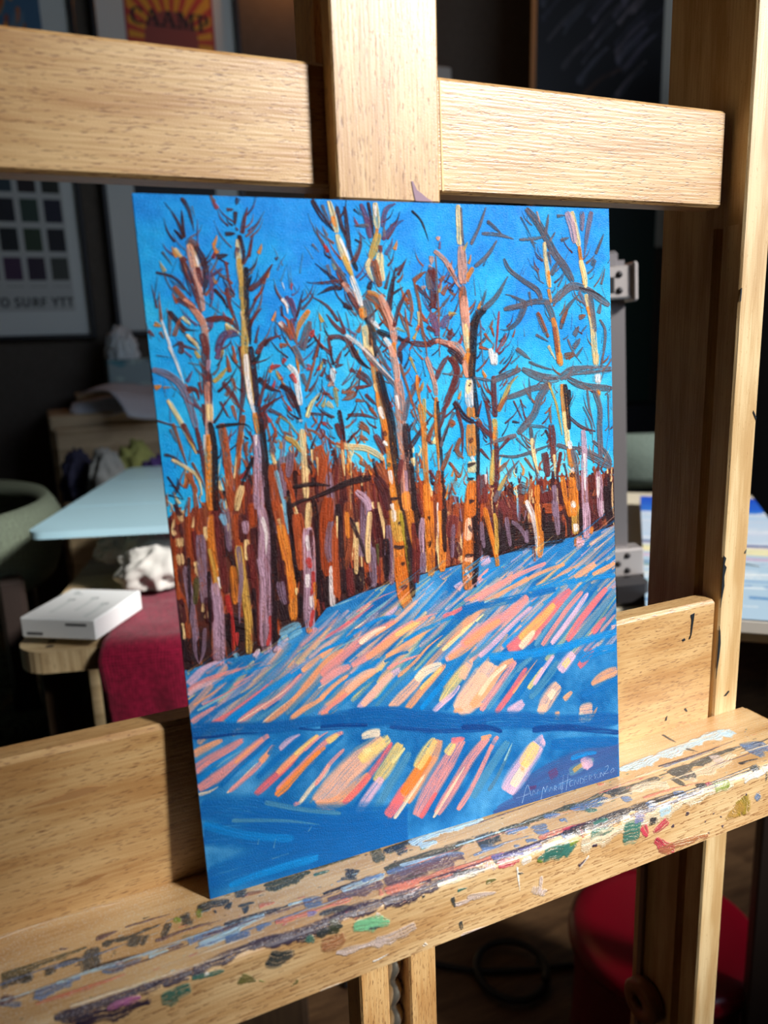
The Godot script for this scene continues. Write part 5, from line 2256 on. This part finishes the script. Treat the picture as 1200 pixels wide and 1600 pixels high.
func left_side() -> void:
	var ash := wood(512, 256, 51, c8(206, 184, 142), c8(170, 144, 104), c8(120, 96, 66), 200, 20.0, 0.0, 0.3)
	var am := wood_mat(ash, 0.5, 2.0)
	var fabric := weave(61, c8(126, 138, 120), 8, 0.35)
	var cloth := wood_mat(fabric, 0.9, 4.0, 0.2)
	# work desk
	var dx := -0.108
	var dz := -0.588
	var turn := -16.0
	var desk := thing("work_desk", "pale ash desk with a rounded corner behind the easel, partly under a red towel", "desk", Vector3(dx, 0, dz), turn)
	var outline := PackedVector2Array()
	for cn in [[0.04, -0.04, 90.0], [0.36, -0.04, 0.0], [0.36, -0.92, 270.0], [0.04, -0.92, 180.0]]:
		for k in 9:
			var a := deg_to_rad(cn[2] + 90.0 - k * 11.25)
			outline.append(Vector2(cn[0] + cos(a) * 0.04, cn[1] + sin(a) * 0.04))
	var st := new_st()
	add_extrude(st, outline, 1, 0.694, 0.72)
	var shaded_ash := tmat(ash.tex(), 0.6, c8(66, 54, 44))  # ash tinted dark: shade below the desk top is put into the colour
	var top := part("desk_top", done(st), am, desk)
	for k in 3:
		part("ink_mark", cbox(Vector3(0.030 + k * 0.002, 0.7199, -0.052 + k * 0.016), Vector3(0.038 + k * 0.002, 0.7204, -0.046 + k * 0.016), 0.0001), mat(c8(50, 46, 40), 0.7), top)
	part("leg", cbox(Vector3(0.012, 0.0, -0.10), Vector3(0.055, 0.694, -0.05), 0.003, 1), shaded_ash, desk)
	part("leg", cbox(Vector3(0.012, 0.0, -0.90), Vector3(0.055, 0.694, -0.85), 0.003, 1), shaded_ash, desk)
	part("drawer_unit", cbox(Vector3(0.078, 0.06, -0.52), Vector3(0.30, 0.693, -0.055), 0.003, 1), shaded_ash, desk)
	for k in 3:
		var dr := part("drawer", cbox(Vector3(0.083, 0.08 + k * 0.2, -0.054), Vector3(0.295, 0.27 + k * 0.2, -0.040), 0.002, 1), shaded_ash, desk)
		part("handle", cbox(Vector3(0.17, 0.17 + k * 0.2, -0.040), Vector3(0.25, 0.18 + k * 0.2, -0.028), 0.002), mat(c8(60, 56, 50), 0.4, 0.6), dr)
	var onto := func(a: float, b: float, y: float) -> Vector3:
		var t := deg_to_rad(-turn)
		return Vector3(dx + cos(t) * a + sin(t) * b, y, dz + sin(t) * a - cos(t) * b)
	# red towel over the front edge
	var tw := weave(62, c8(160, 26, 62), 16, 0.45)
	var twm := wood_mat(tw, 0.95, 4.0, 0.15)
	twm.rim_enabled = true
	twm.rim = 0.3
	var lump := FastNoiseLite.new()
	lump.seed = 8
	lump.frequency = 9.0
	var towel := part("dish_towel", sheet(func(u: float, v: float) -> Vector3:
		var a := 0.098 + u * 0.27
		var run := v * 0.80
		var n := lump.get_noise_2d(a, run)
		if run < 0.5:
			return onto.call(a + 0.006 * n, 0.5 - run, 0.7262 + 0.004 * absf(n))
		var f := run - 0.5
		var ang := minf(f / 0.018, PI / 2)
		var down := maxf(f - 0.028, 0.0)
		var wave := 0.012 * sin(a * 60.0 + down * 6.0) * minf(down * 8.0, 1.0) + 0.010 * n * minf(down * 8.0, 1.0)
		return onto.call(a + 0.03 * down + 0.006 * n, -0.020 * sin(ang) - absf(wave) - 0.004 * minf(down * 30.0, 1.0), 0.7262 - 0.020 * (1.0 - cos(ang)) - down)
			, 40, 90, 0.003, Vector2(5, 15)), twm, self)
	tag(towel, "crimson waffle towel draped over the front edge of the pale desk", "towel")
	# white earphone box
	var print := Paper.new(256, 300, 6)
	print.fill(func(_x: int, _y: int) -> Color: return Color(0.93, 0.945, 0.945))
	var g1 := c8(150, 160, 160)
	var g2 := c8(196, 206, 204)
	for q in [[66.0, 120.0], [140.0, 96.0], [206.0, 150.0]]:
		print.stroke(g2, 22, 16, PackedVector2Array([Vector2(q[0], q[1]), Vector2(q[0] + 6, q[1] + 70), Vector2(q[0] + 4, q[1] + 130)]), 0.5, 0.0, 0.1)
		print.stroke(g1, 30, 24, PackedVector2Array([Vector2(q[0] - 14, q[1]), Vector2(q[0] + 18, q[1] - 6)]), 0.5, 0.0, 0.1)
		print.stroke(c8(80, 86, 88), 12, 10, PackedVector2Array([Vector2(q[0] + 4, q[1] - 2), Vector2(q[0] + 14, q[1] - 4)]), 0.4, 0.0, 0.1)
	print.stroke(g1, 10, 8, PackedVector2Array([Vector2(30, 30), Vector2(52, 40), Vector2(40, 54), Vector2(76, 60)]), 0.4, 0.0, 0.1)
	var white := mat(c8(236, 240, 240), 0.35)
	var eb := thing("earphone_box", "small white earphone box with grey pictures on its lid, on the desk corner", "box", Vector3(-0.026, 0.7295, -0.628), -35.0)
	part("box_body", cbox(Vector3(-0.047, 0.0, -0.052), Vector3(0.047, 0.0245, 0.052), 0.0015), white, eb)
	var lid := new_st()
	tri(lid, Vector3(-0.0455, 0.0247, 0.0505), Vector3(-0.0455, 0.0247, -0.0505), Vector3(0.0455, 0.0247, -0.0505), Vector2(0, 1), Vector2(0, 0), Vector2(1, 0))
	tri(lid, Vector3(-0.0455, 0.0247, 0.0505), Vector3(0.0455, 0.0247, -0.0505), Vector3(0.0455, 0.0247, 0.0505), Vector2(0, 1), Vector2(1, 0), Vector2(1, 1))
	part("lid_picture", done(lid), tmat(print.tex(), 0.35), eb)
	var grey := mat(c8(96, 98, 100), 0.5)
	part("printed_line", cbox(Vector3(-0.040, 0.004, 0.0519), Vector3(-0.020, 0.0075, 0.0523), 0.0001), grey, eb)
	part("printed_line", cbox(Vector3(0.010, 0.0165, 0.0519), Vector3(0.036, 0.0195, 0.0523), 0.0001), grey, eb)
	# pale blue folio on a black bag
	var fo := thing("flat_folio", "pale blue flat folio with rounded corners lying above the desk", "folio", Vector3(-0.082, 0.812, -0.750), -20.0)
	var fpts := PackedVector2Array()
	for cn in [[0.02, -0.02, 90.0], [0.40, -0.02, 0.0], [0.40, -0.52, 270.0], [0.02, -0.52, 180.0]]:
		for k in 7:
			var a := deg_to_rad(cn[2] + 90.0 - k * 15.0)
			fpts.append(Vector2(cn[0] + cos(a) * 0.02, cn[1] + sin(a) * 0.02))
	var fs := new_st()
	add_extrude(fs, fpts, 1, 0.0, 0.010)
	var blue := mat(c8(172, 212, 226), 0.28)
	var fb := part("cover", done(fs), blue, fo)
	for z in [-0.16, -0.36]:
		part("crease", cbox(Vector3(0.004, 0.0097, z - 0.001), Vector3(0.416, 0.0105, z + 0.001), 0.0002), mat(c8(140, 180, 195), 0.4), fb)
	var bag := thing("black_bag", "black soft bag under the pale blue folio", "bag", onto.call(0.20, 0.54, 0.7275), turn)
	part("bag_body", cushion(Vector3(0.26, 0.083, 0.26), 6.0), mat(c8(20, 19, 20), 0.8), bag, Vector3(0, 0.042, 0))
	part("strap", tube(PackedVector3Array([Vector3(-0.10, 0.04, 0.13), Vector3(-0.09, 0.05, 0.15), Vector3(0.0, 0.035, 0.16), Vector3(0.09, 0.05, 0.15), Vector3(0.10, 0.04, 0.13)]), 0.008), mat(c8(24, 22, 22), 0.8), bag)
	# rags on the towel
	var rag := func(label: String, at: Vector3, size: Vector3, sd: int, c: Color) -> void:
		var o := part("rag", crumple(size, sd), mat(c, 0.9), self, at)
		tag(o, label, "rag", "crumpled rags on the desk")
	rag.call("crumpled grey and white rag lying on the crimson towel", Vector3(0.078, 0.752, -0.730), Vector3(0.062, 0.046, 0.050), 3, c8(190, 188, 182))
	rag.call("small white rag with a green stain behind the grey rag", Vector3(0.080, 0.756, -0.845), Vector3(0.040, 0.048, 0.040), 5, c8(206, 214, 214))
	rag.call("white rag nearest the folio's front edge", Vector3(0.040, 0.748, -0.880), Vector3(0.040, 0.032, 0.035), 9, c8(210, 206, 206))
	rag.call("grey rag in the heap behind the pale blue folio", Vector3(0.062, 0.775, -1.315), Vector3(0.042, 0.09, 0.045), 12, c8(130, 134, 134))
	rag.call("dark navy rag at the left end of the heap behind the folio", Vector3(0.012, 0.775, -1.38), Vector3(0.04, 0.085, 0.04), 14, c8(34, 36, 62))
	rag.call("olive green rag in the heap behind the pale blue folio", Vector3(0.125, 0.775, -1.37), Vector3(0.05, 0.095, 0.045), 17, c8(140, 146, 84))
	rag.call("purple rag lying low behind the pale blue folio", Vector3(0.165, 0.765, -1.27), Vector3(0.06, 0.08, 0.035), 21, c8(58, 38, 100))
	# chair behind the desk
	chair("sage green chair with a curved back at the left of the desk", Vector3(-0.31, 0, -1.05), -90.0, cloth)
	# cabinet by the wall with a board, papers and tissues on it
	var cab := thing("wooden_cabinet", "light brown wooden cabinet against the back wall, papers heaped on top", "cabinet", Vector3(-0.03, 0, -1.72))
	part("carcass", cbox(Vector3(0, 0, -0.24), Vector3(0.80, 0.90, 0.0), 0.004, 0), am, cab)
	for k in 2:
		var dr := part("door", cbox(Vector3(0.01 + k * 0.395, 0.05, 0.0), Vector3(0.395 + k * 0.395, 0.87, 0.018), 0.003, 0), am, cab)
		part("knob", cushion(Vector3(0.03, 0.03, 0.03), 2.0, 16, 10), mat(c8(70, 60, 50), 0.4), dr, Vector3(0.34 + k * 0.1, 0.55, 0.03))
	var board := part("drawing_board", cbox(Vector3(0, 0, -0.055), Vector3(0.5, 0.042, 0.055), 0.002, 0), am, self, Vector3(0.045, 0.9002, -1.90))
	tag(board, "thick wooden board lying along the back of the brown cabinet", "board")
	var paper := mat(c8(200, 204, 210), 0.8)
	var ps := func(label: String, at: Vector3, ang: float, w: float, d: float, bend: float) -> void:
		var o := part("paper_sheet", sheet(func(u: float, v: float) -> Vector3:
			var p := Vector3((u - 0.5) * w, 0.012 * sin(u * 5.0 + v * 3.0) + 0.03 * (1.0 - v) * u, (v - 0.5) * d)
			if v > 0.6:
				p.y -= bend * pow((v - 0.6) / 0.4, 2.0)
			return p.rotated(Vector3.UP, ang), 14, 14, 0.002), paper, self, at)
		tag(o, label, "paper", "loose papers on the brown cabinet")
	ps.call("white paper drooping over the front edge of the brown cabinet", Vector3(0.20, 0.945, -1.735), 0.5, 0.24, 0.20, 0.05)
	ps.call("white paper lying flat in front of the tissue box", Vector3(0.14, 0.914, -1.765), -0.2, 0.22, 0.11, 0.01)
	var tb := thing("tissue_box", "teal patterned tissue box with a white tissue sticking up, by the wall", "tissue box", Vector3(0.185, 0.9425, -1.90), 0.0)
	var tt := Paper.new(64, 64, 9)
	tt.fill(func(_x: int, _y: int) -> Color: return Color(0.55, 0.62, 0.62))
	for k in 26:
		var p := Vector2(tt.rng.randf() * 64, tt.rng.randf() * 64)
		tt.stroke([c8(40, 110, 130), c8(60, 130, 140), c8(170, 190, 180), c8(30, 80, 90)][k % 4], 9, 6, PackedVector2Array([p, p + Vector2(tt.rng.randf_range(-12, 12), 8)]), 0.4)
	part("carton", cbox(Vector3(-0.055, 0, -0.055), Vector3(0.055, 0.085, 0.055), 0.002), tmat(tt.tex(), 0.6), tb)
	part("tissue", crumple(Vector3(0.045, 0.075, 0.035), 31, 0.35, 1.6), mat(c8(214, 220, 218), 0.9), tb, Vector3(-0.01, 0.095, 0.0))

func right_side() -> void:
	# table with the seascape canvas lying on it
	var cream := mat(c8(214, 204, 180), 0.5)
	var tb := thing("side_table", "cream topped table at the right behind the easel, carrying a blue seascape canvas", "table", Vector3(1.165, 0, -0.696), -42.0)
	part("table_top", cbox(Vector3(-0.45, 0.712, 0.0), Vector3(0.0, 0.738, 0.70), 0.003), cream, tb)
	for q in [[-0.42, 0.06], [-0.06, 0.06], [-0.42, 0.28], [-0.06, 0.62]]:
		part("leg", cbox(Vector3(q[0], 0.0, q[1]), Vector3(q[0] + 0.04, 0.712, q[1] + 0.04), 0.002, 1), mat(c8(52, 40, 34), 0.6), tb)
	var sea := Paper.new(512, 640, 15)
	sea.fill(func(_x: int, y: int) -> Color:
		var t := y / 640.0
		if t < 0.20: return Color8(22, 70, 190).lerp(Color8(60, 130, 215), t / 0.2)
		if t < 0.52: return Color8(196, 214, 232)
		if t < 0.60: return Color8(226, 218, 216)
		return Color8(176, 204, 224))
	for k in 170:
		var y := sea.rng.randf_range(10, 620)
		var x := sea.rng.randf_range(-60, 480)
		var t := y / 640.0
		var c := c8(30, 84, 200)
		if t > 0.18: c = [c8(226, 232, 240), c8(160, 196, 226), c8(206, 214, 232)][k % 3]
		if t > 0.60: c = [c8(236, 240, 240), c8(90, 140, 190), c8(140, 180, 206), c8(110, 150, 150), c8(222, 232, 236)][k % 5]
		sea.stroke(c, sea.rng.randf_range(5, 18), 4, PackedVector2Array([Vector2(x, y), Vector2(x + sea.rng.randf_range(40, 100), y + sea.rng.randf_range(-6, 6)), Vector2(x + sea.rng.randf_range(110, 190), y)]), 0.3, 0.2, 0.3, 60)
	sea.stroke(c8(64, 84, 140), 14, 14, PackedVector2Array([Vector2(0, 336), Vector2(130, 330), Vector2(260, 338), Vector2(511, 332)]), 0.3)
	sea.stroke(c8(238, 226, 170), 40, 40, PackedVector2Array([Vector2(0, 372), Vector2(256, 368), Vector2(511, 374)]), 0.3)
	sea.stroke(c8(216, 178, 204), 16, 14, PackedVector2Array([Vector2(0, 408), Vector2(250, 404), Vector2(511, 410)]), 0.3)
	for k in 9:
		sea.stroke(c8(70, 90, 92), 12, 4, PackedVector2Array([Vector2(k * 60 + 4, 424), Vector2(k * 60 + 40, 438)]), 0.3, 0.2)
	var sc := thing("seascape_canvas", "canvas of blue sky, clouds and streaky water lying flat on the cream table", "canvas", Vector3(1.165, 0.7385, -0.696), -42.0)
	part("stretcher_frame", cbox(Vector3(-0.203, 0.0, 0.12), Vector3(-0.014, 0.016, 0.745), 0.002), mat(c8(225, 220, 210), 0.8), sc)
	var sf := new_st()
	var y2 := 0.0164
	tri(sf, Vector3(-0.203, y2, 0.745), Vector3(-0.203, y2, 0.12), Vector3(-0.014, y2, 0.12), Vector2(0.3, 1), Vector2(0.3, 0), Vector2(0.8, 0))
	tri(sf, Vector3(-0.203, y2, 0.745), Vector3(-0.014, y2, 0.12), Vector3(-0.014, y2, 0.745), Vector2(0.3, 1), Vector2(0.8, 0), Vector2(0.8, 1))
	part("painted_face", done(sf), tmat(sea.tex(), 0.4), sc)
	# steel bar clamp standing on the table
	var steel := mat(c8(140, 136, 138), 0.45, 0.7)
	var worn := mat(c8(176, 170, 168), 0.5, 0.5)
	var dark := mat(c8(44, 42, 44), 0.5, 0.5)
	var ck := thing("bar_clamp", "grey steel bar clamp with worn jaws standing behind the painting's right edge", "clamp", Vector3(0.5536, 0.709, -0.36))
	ck.rotation_degrees = Vector3(0, -20, 2.6)
	ck.scale = Vector3.ONE * 1.1
	part("bar", cbox(Vector3(-0.0085, 0.05, -0.004), Vector3(0.0085, 0.375, 0.004), 0.0008), steel, ck)
	part("foot", cbox(Vector3(-0.020, 0.0275, -0.03), Vector3(0.022, 0.058, 0.03), 0.006), dark, ck)
	var lj := part("lower_jaw", cbox(Vector3(-0.018, 0.056, -0.009), Vector3(0.022, 0.086, 0.014), 0.002), worn, ck)
	var uj := part("upper_jaw", cbox(Vector3(-0.020, 0.338, -0.009), Vector3(0.012, 0.369, 0.014), 0.002), worn, ck)
	part("jaw_pad", cbox(Vector3(0.011, 0.335, -0.012), Vector3(0.0165, 0.372, 0.018), 0.002), worn, uj)
	part("tab", cbox(Vector3(-0.016, 0.367, -0.006), Vector3(0.002, 0.384, 0.006), 0.003), steel, uj)
	part("recess", cbox(Vector3(-0.018, 0.344, 0.0138), Vector3(-0.006, 0.359, 0.0146), 0.0003), dark, uj)
	for q in [[uj, -0.001, 0.346], [uj, -0.001, 0.361], [lj, 0.004, 0.063], [lj, 0.004, 0.079], [lj, -0.006, 0.071]]:
		part("screw_head", lathe(PackedVector2Array([Vector2(0.0, 0.0016), Vector2(0.002, 0.0016), Vector2(0.0032, 0.0004), Vector2(0.0032, 0.0)]), 16), dark, q[0], Vector3(q[1], q[2], 0.0142), Vector3(90, 0, 0))
	# large dark canvas and pale canvas behind it
	var dc := Paper.new(256, 640, 19)
	dc.fill(func(_x: int, y: int) -> Color:
		var t := y / 640.0
		return Color8(22, 22, 26).lerp(Color8(8, 34, 22), clampf((t - 0.45) * 4.0, 0.0, 1.0)))
	for k in 40:
		var x := dc.rng.randf_range(-10, 200)
		var y := dc.rng.randf_range(40, 190)
		dc.stroke([c8(120, 114, 128), c8(92, 94, 106), c8(140, 128, 134), c8(76, 72, 90)][k % 4], dc.rng.randf_range(5, 16), 4, PackedVector2Array([Vector2(x, y + 40), Vector2(x + 30, y + 10), Vector2(x + 62, y - 14)]), 0.5, 0.3)
	dc.stroke(c8(120, 76, 54), 10, 4, PackedVector2Array([Vector2(86, 232), Vector2(124, 204), Vector2(168, 184)]), 0.5, 0.2)
	var dk := thing("dark_canvas", "large dark canvas with grey and rust brush marks, leaning behind the upper rail", "canvas", Vector3(1.359, 0.845, -1.70))
	dk.rotation_degrees = Vector3(-3, 0, -3)
	part("stretcher_frame", cbox(Vector3(0, 0, -0.03), Vector3(0.484, 1.44, 0.0), 0.003), mat(c8(210, 204, 186), 0.8), dk)
	var df := new_st()
	tri(df, Vector3(0, 0, 0.0004), Vector3(0, 1.44, 0.0004), Vector3(0.484, 1.44, 0.0004), Vector2(0, 1), Vector2(0, 0), Vector2(1, 0))
	tri(df, Vector3(0, 0, 0.0004), Vector3(0.484, 1.44, 0.0004), Vector3(0.484, 0, 0.0004), Vector2(0, 1), Vector2(1, 0), Vector2(1, 1))
	part("painted_face", done(df), tmat(dc.tex(), 0.5), dk)
	var pc := thing("pale_canvas", "bare cream canvas hung on the wall, its edge showing beside the large dark canvas", "canvas", Vector3(1.762, 1.357, -1.978))
	part("canvas_face", cbox(Vector3(0, 0, -0.02), Vector3(0.54, 0.97, 0.0), 0.003), mat(c8(214, 214, 200), 0.8), pc)
	part("corner_fold", cbox(Vector3(0.51, 0.0, -0.0215), Vector3(0.542, 0.03, 0.001), 0.002), mat(c8(180, 178, 164), 0.8), pc)
	var low := thing("low_black_cabinet", "low black cabinet under the leaning dark canvas", "cabinet", Vector3(1.27, 0, -1.64))
	part("carcass", cbox(Vector3(0, 0, -0.35), Vector3(0.62, 0.815, 0.0), 0.006), mat(c8(22, 22, 24), 0.5), low)
	part("door", cbox(Vector3(0.01, 0.04, 0.0), Vector3(0.305, 0.79, 0.016), 0.003), mat(c8(24, 24, 26), 0.45), low)
	part("door", cbox(Vector3(0.315, 0.04, 0.0), Vector3(0.61, 0.79, 0.016), 0.003), mat(c8(24, 24, 26), 0.45), low)
	var tall := thing("added_black_bookcase", "added black bookcase standing in for the dark wall right of the easel", "bookcase", Vector3(1.80, 0, -1.0), -40.0)  # added shelving; its black stands in for an unlit stretch of wall
	part("side_panel", cbox(Vector3(0, 0, -0.30), Vector3(0.02, 1.95, 0.0), 0.002), mat(c8(20, 21, 22), 0.6), tall)
	part("side_panel", cbox(Vector3(0.78, 0, -0.30), Vector3(0.80, 1.95, 0.0), 0.002), mat(c8(20, 21, 22), 0.6), tall)
	part("back_panel", cbox(Vector3(0.02, 0, -0.30), Vector3(0.78, 1.95, -0.29), 0.002), mat(c8(16, 17, 18), 0.6), tall)
	for k in 6:
		part("shelf", cbox(Vector3(0.02, 0.02 + k * 0.38, -0.29), Vector3(0.78, 0.04 + k * 0.38, -0.005), 0.002), mat(c8(20, 21, 22), 0.6), tall)
	var fabric := weave(64, c8(160, 178, 164), 8, 0.25)
	chair("pale sage chair seen between the painting and the right upright", Vector3(1.31, 0, -1.24), 150.0, wood_mat(fabric, 0.9, 3.0, 0.2))
	# red drum stool
	var red := mat(c8(120, 4, 24), 0.32)
	var so := thing("drum_stool", "round glossy red drum stool on the floor behind the easel leg", "stool", Vector3(0.690, 0.0, -0.400))
	part("seat", lathe(PackedVector2Array([Vector2(0.0, 0.206), Vector2(0.10, 0.205), Vector2(0.124, 0.202), Vector2(0.132, 0.196), Vector2(0.135, 0.186), Vector2(0.134, 0.176), Vector2(0.128, 0.172), Vector2(0.0, 0.171)]), 64), red, so)
	part("drum", lathe(PackedVector2Array([Vector2(0.126, 0.172), Vector2(0.124, 0.10), Vector2(0.127, 0.02), Vector2(0.130, 0.0), Vector2(0.0, 0.0)]), 64), mat(c8(110, 8, 26), 0.4), so)
	# cable on the floor
	var cp := PackedVector3Array()
	for k in 41:
		var t := k / 40.0
		cp.append(Vector3(0.30 + 0.42 * t + 0.05 * sin(t * 9.0) * t, 0.006, -0.70 - 0.03 * sin(t * 5.0) + 0.14 * t))
	tag(part("power_cable", tube(cp, 0.005), mat(c8(14, 14, 15), 0.5), self), "black power cable running across the floor towards the red stool", "cable")
	var cl := PackedVector3Array()
	for k in 41:
		var a := TAU * k / 40.0 * 1.15
		cl.append(Vector3(0.56 + cos(a) * (0.055 + 0.003 * k / 40.0), 0.008 + 0.010 * k / 40.0, -0.60 + sin(a) * 0.06))
	tag(part("power_cable", tube(cl, 0.006), mat(c8(14, 14, 15), 0.5), self), "coiled loop of thick black cable beside the red stool", "cable")

func wall_pictures() -> void:
	var black := mat(c8(12, 12, 13), 0.4)
	var board := mat(c8(214, 218, 212), 0.8)
	var zb := -1.998
	var picture := func(label: String, x0: float, y0: float, w: float, h: float, art: Rect2, tex: Texture2D) -> Node3D:
		var o := thing("framed_poster", label, "poster", Vector3(x0, y0, zb), 0.0, "black framed posters on the back wall")
		var st := new_st()
		var b := 0.013
		add_box(st, Vector3(0, 0, 0), Vector3(b, h, 0.028), 0.002)
		add_box(st, Vector3(w - b, 0, 0), Vector3(w, h, 0.028), 0.002)
		add_box(st, Vector3(b, 0, 0), Vector3(w - b, b, 0.028), 0.002)
		add_box(st, Vector3(b, h - b, 0), Vector3(w - b, h, 0.028), 0.002)
		part("frame", done(st), black, o)
		part("mat_board", cbox(Vector3(b, b, 0.001), Vector3(w - b, h - b, 0.012), 0.0005), board, o)
		if tex:
			var s2 := new_st()
			var a := art.position
			var c := art.end
			var z := 0.0126
			tri(s2, Vector3(a.x, a.y, z), Vector3(a.x, c.y, z), Vector3(c.x, c.y, z), Vector2(0, 1), Vector2(0, 0), Vector2(1, 0))
			tri(s2, Vector3(a.x, a.y, z), Vector3(c.x, c.y, z), Vector3(c.x, a.y, z), Vector2(0, 1), Vector2(1, 0), Vector2(1, 1))
			part("print", done(s2), tmat(tex, 0.6), o)
		return o
	var letters := func(o: Node3D, text: String, at: Vector3, size: float, c: Color, face: String) -> void:
		var sf := SystemFont.new()
		sf.font_names = PackedStringArray([face])
		sf.font_weight = 700
		var tm := TextMesh.new()
		tm.text = text
		tm.font = sf
		tm.font_size = 64
		tm.pixel_size = size / 64.0
		tm.depth = 0.0004
		part("lettering", tm, mat(c, 0.6), o, at)
	# rayed poster
	var ray := Paper.new(256, 320, 2)
	ray.fill(func(x: int, y: int) -> Color:
		var d := Vector2(x - 128, y - 215)
		var s := sin(d.angle() * 22.0)
		var edge := x < 8 or x > 247 or y < 8 or y > 311
		if edge: return Color8(170, 60, 50)
		if d.length() < 78.0: return Color8(150, 70, 60)
		return Color8(226, 160, 40) if s > -0.15 else Color8(196, 66, 46))
	var p2: Node3D = picture.call("framed poster of yellow and red rays with black lettering, above the rail", 0.195, 1.66, 0.39, 0.52, Rect2(0.085, 0.10, 0.235, 0.30), ray.tex())
	letters.call(p2, "CAAMP", Vector3(0.2025, 0.250, 0.0132), 0.056, c8(34, 24, 26), "Droid Serif")
	# blue and orange poster at the top left
	var bo := Paper.new(128, 160, 4)
	bo.fill(func(_x: int, _y: int) -> Color: return Color8(60, 100, 130))
	for k in 60:
		var q := Vector2(bo.rng.randf() * 110, bo.rng.randf() * 160)
		bo.stroke([c8(190, 100, 40), c8(160, 70, 40), c8(90, 120, 140), c8(210, 140, 50)][k % 4], 9, 5, PackedVector2Array([q, q + Vector2(8, -14), q + Vector2(10, -26)]), 0.3)
	picture.call("framed blue and orange poster at the photo's top left corner", -0.235, 1.66, 0.39, 0.52, Rect2(0.075, 0.09, 0.235, 0.32), bo.tex())
	# grid of small photographs
	var gp := Paper.new(320, 400, 7)
	var cols := []
	for k in 30:
		cols.append(Color.from_hsv(gp.rng.randf(), gp.rng.randf_range(0.1, 0.5), gp.rng.randf_range(0.08, 0.28)))
	gp.fill(func(x: int, y: int) -> Color:
		var cx := x % 64
		var cy := y % 80
		if y < 330 and cx > 9 and cx < 58 and cy > 8 and cy < 72:
			return cols[(y / 80) * 5 + x / 64]
		return Color8(186, 188, 182))
	var p3: Node3D = picture.call("framed poster with a grid of small dark photographs, below the rail", -0.27, 1.085, 0.392, 0.52, Rect2(0.06, 0.075, 0.285, 0.365), gp.tex())
	letters.call(p3, "TO SURF YTT", Vector3(0.243, 0.098, 0.0132), 0.034, c8(40, 44, 44), "Droid Sans")
	picture.call("framed poster half hidden behind the painting's left edge", 0.175, 1.09, 0.39, 0.515, Rect2(0.075, 0.09, 0.24, 0.34), null)
	var fourth: Node3D = get_node("framed_poster_003")
	part("print", cbox(Vector3(0.085, 0.09, 0.0118), Vector3(0.31, 0.43, 0.0128), 0.0002), mat(c8(30, 30, 32), 0.6), fourth)
	# small pale box on the wall ledge
	var sw := thing("thermostat", "small pale thermostat on the brown wall just above the upper rail", "thermostat", Vector3(1.13, 1.76, -2.0))
	part("casing", cbox(Vector3(0, 0, 0), Vector3(0.12, 0.115, 0.03), 0.004), mat(c8(196, 192, 182), 0.5), sw)
	part("dial", lathe(PackedVector2Array([Vector2(0, 0.006), Vector2(0.02, 0.006), Vector2(0.024, 0.0)]), 24), mat(c8(150, 148, 140), 0.5), sw, Vector3(0.06, 0.05, 0.03), Vector3(90, 0, 0))
	# warm wall lamp above the picture's edge
	var lp := thing("wall_lamp", "small warm wall lamp high on the brown wall", "lamp", Vector3(0.72, 2.16, -1.99))
	part("bracket", cbox(Vector3(-0.03, -0.05, -0.005), Vector3(0.03, 0.05, 0.01), 0.004), mat(c8(90, 70, 50), 0.4, 0.6), lp)
	var glow := mat(c8(255, 190, 120), 0.6)
	glow.emission_enabled = true
	glow.emission = c8(255, 170, 90)
	glow.emission_energy_multiplier = 0.6
	part("bulb", cushion(Vector3(0.06, 0.08, 0.06), 2.2, 20, 14), glow, lp, Vector3(0, 0.0, 0.07))
	var ol := OmniLight3D.new()
	ol.name = "lamp_light"
	lp.add_child(ol)
	ol.position = Vector3(0, 0.0, 0.07)
	ol.light_color = c8(255, 168, 96)
	ol.light_energy = LAMP
	ol.light_size = 0.03
	ol.omni_range = 8.0
	ol.omni_attenuation = 2.0
	ol.shadow_enabled = true

const LAMP := 0.05
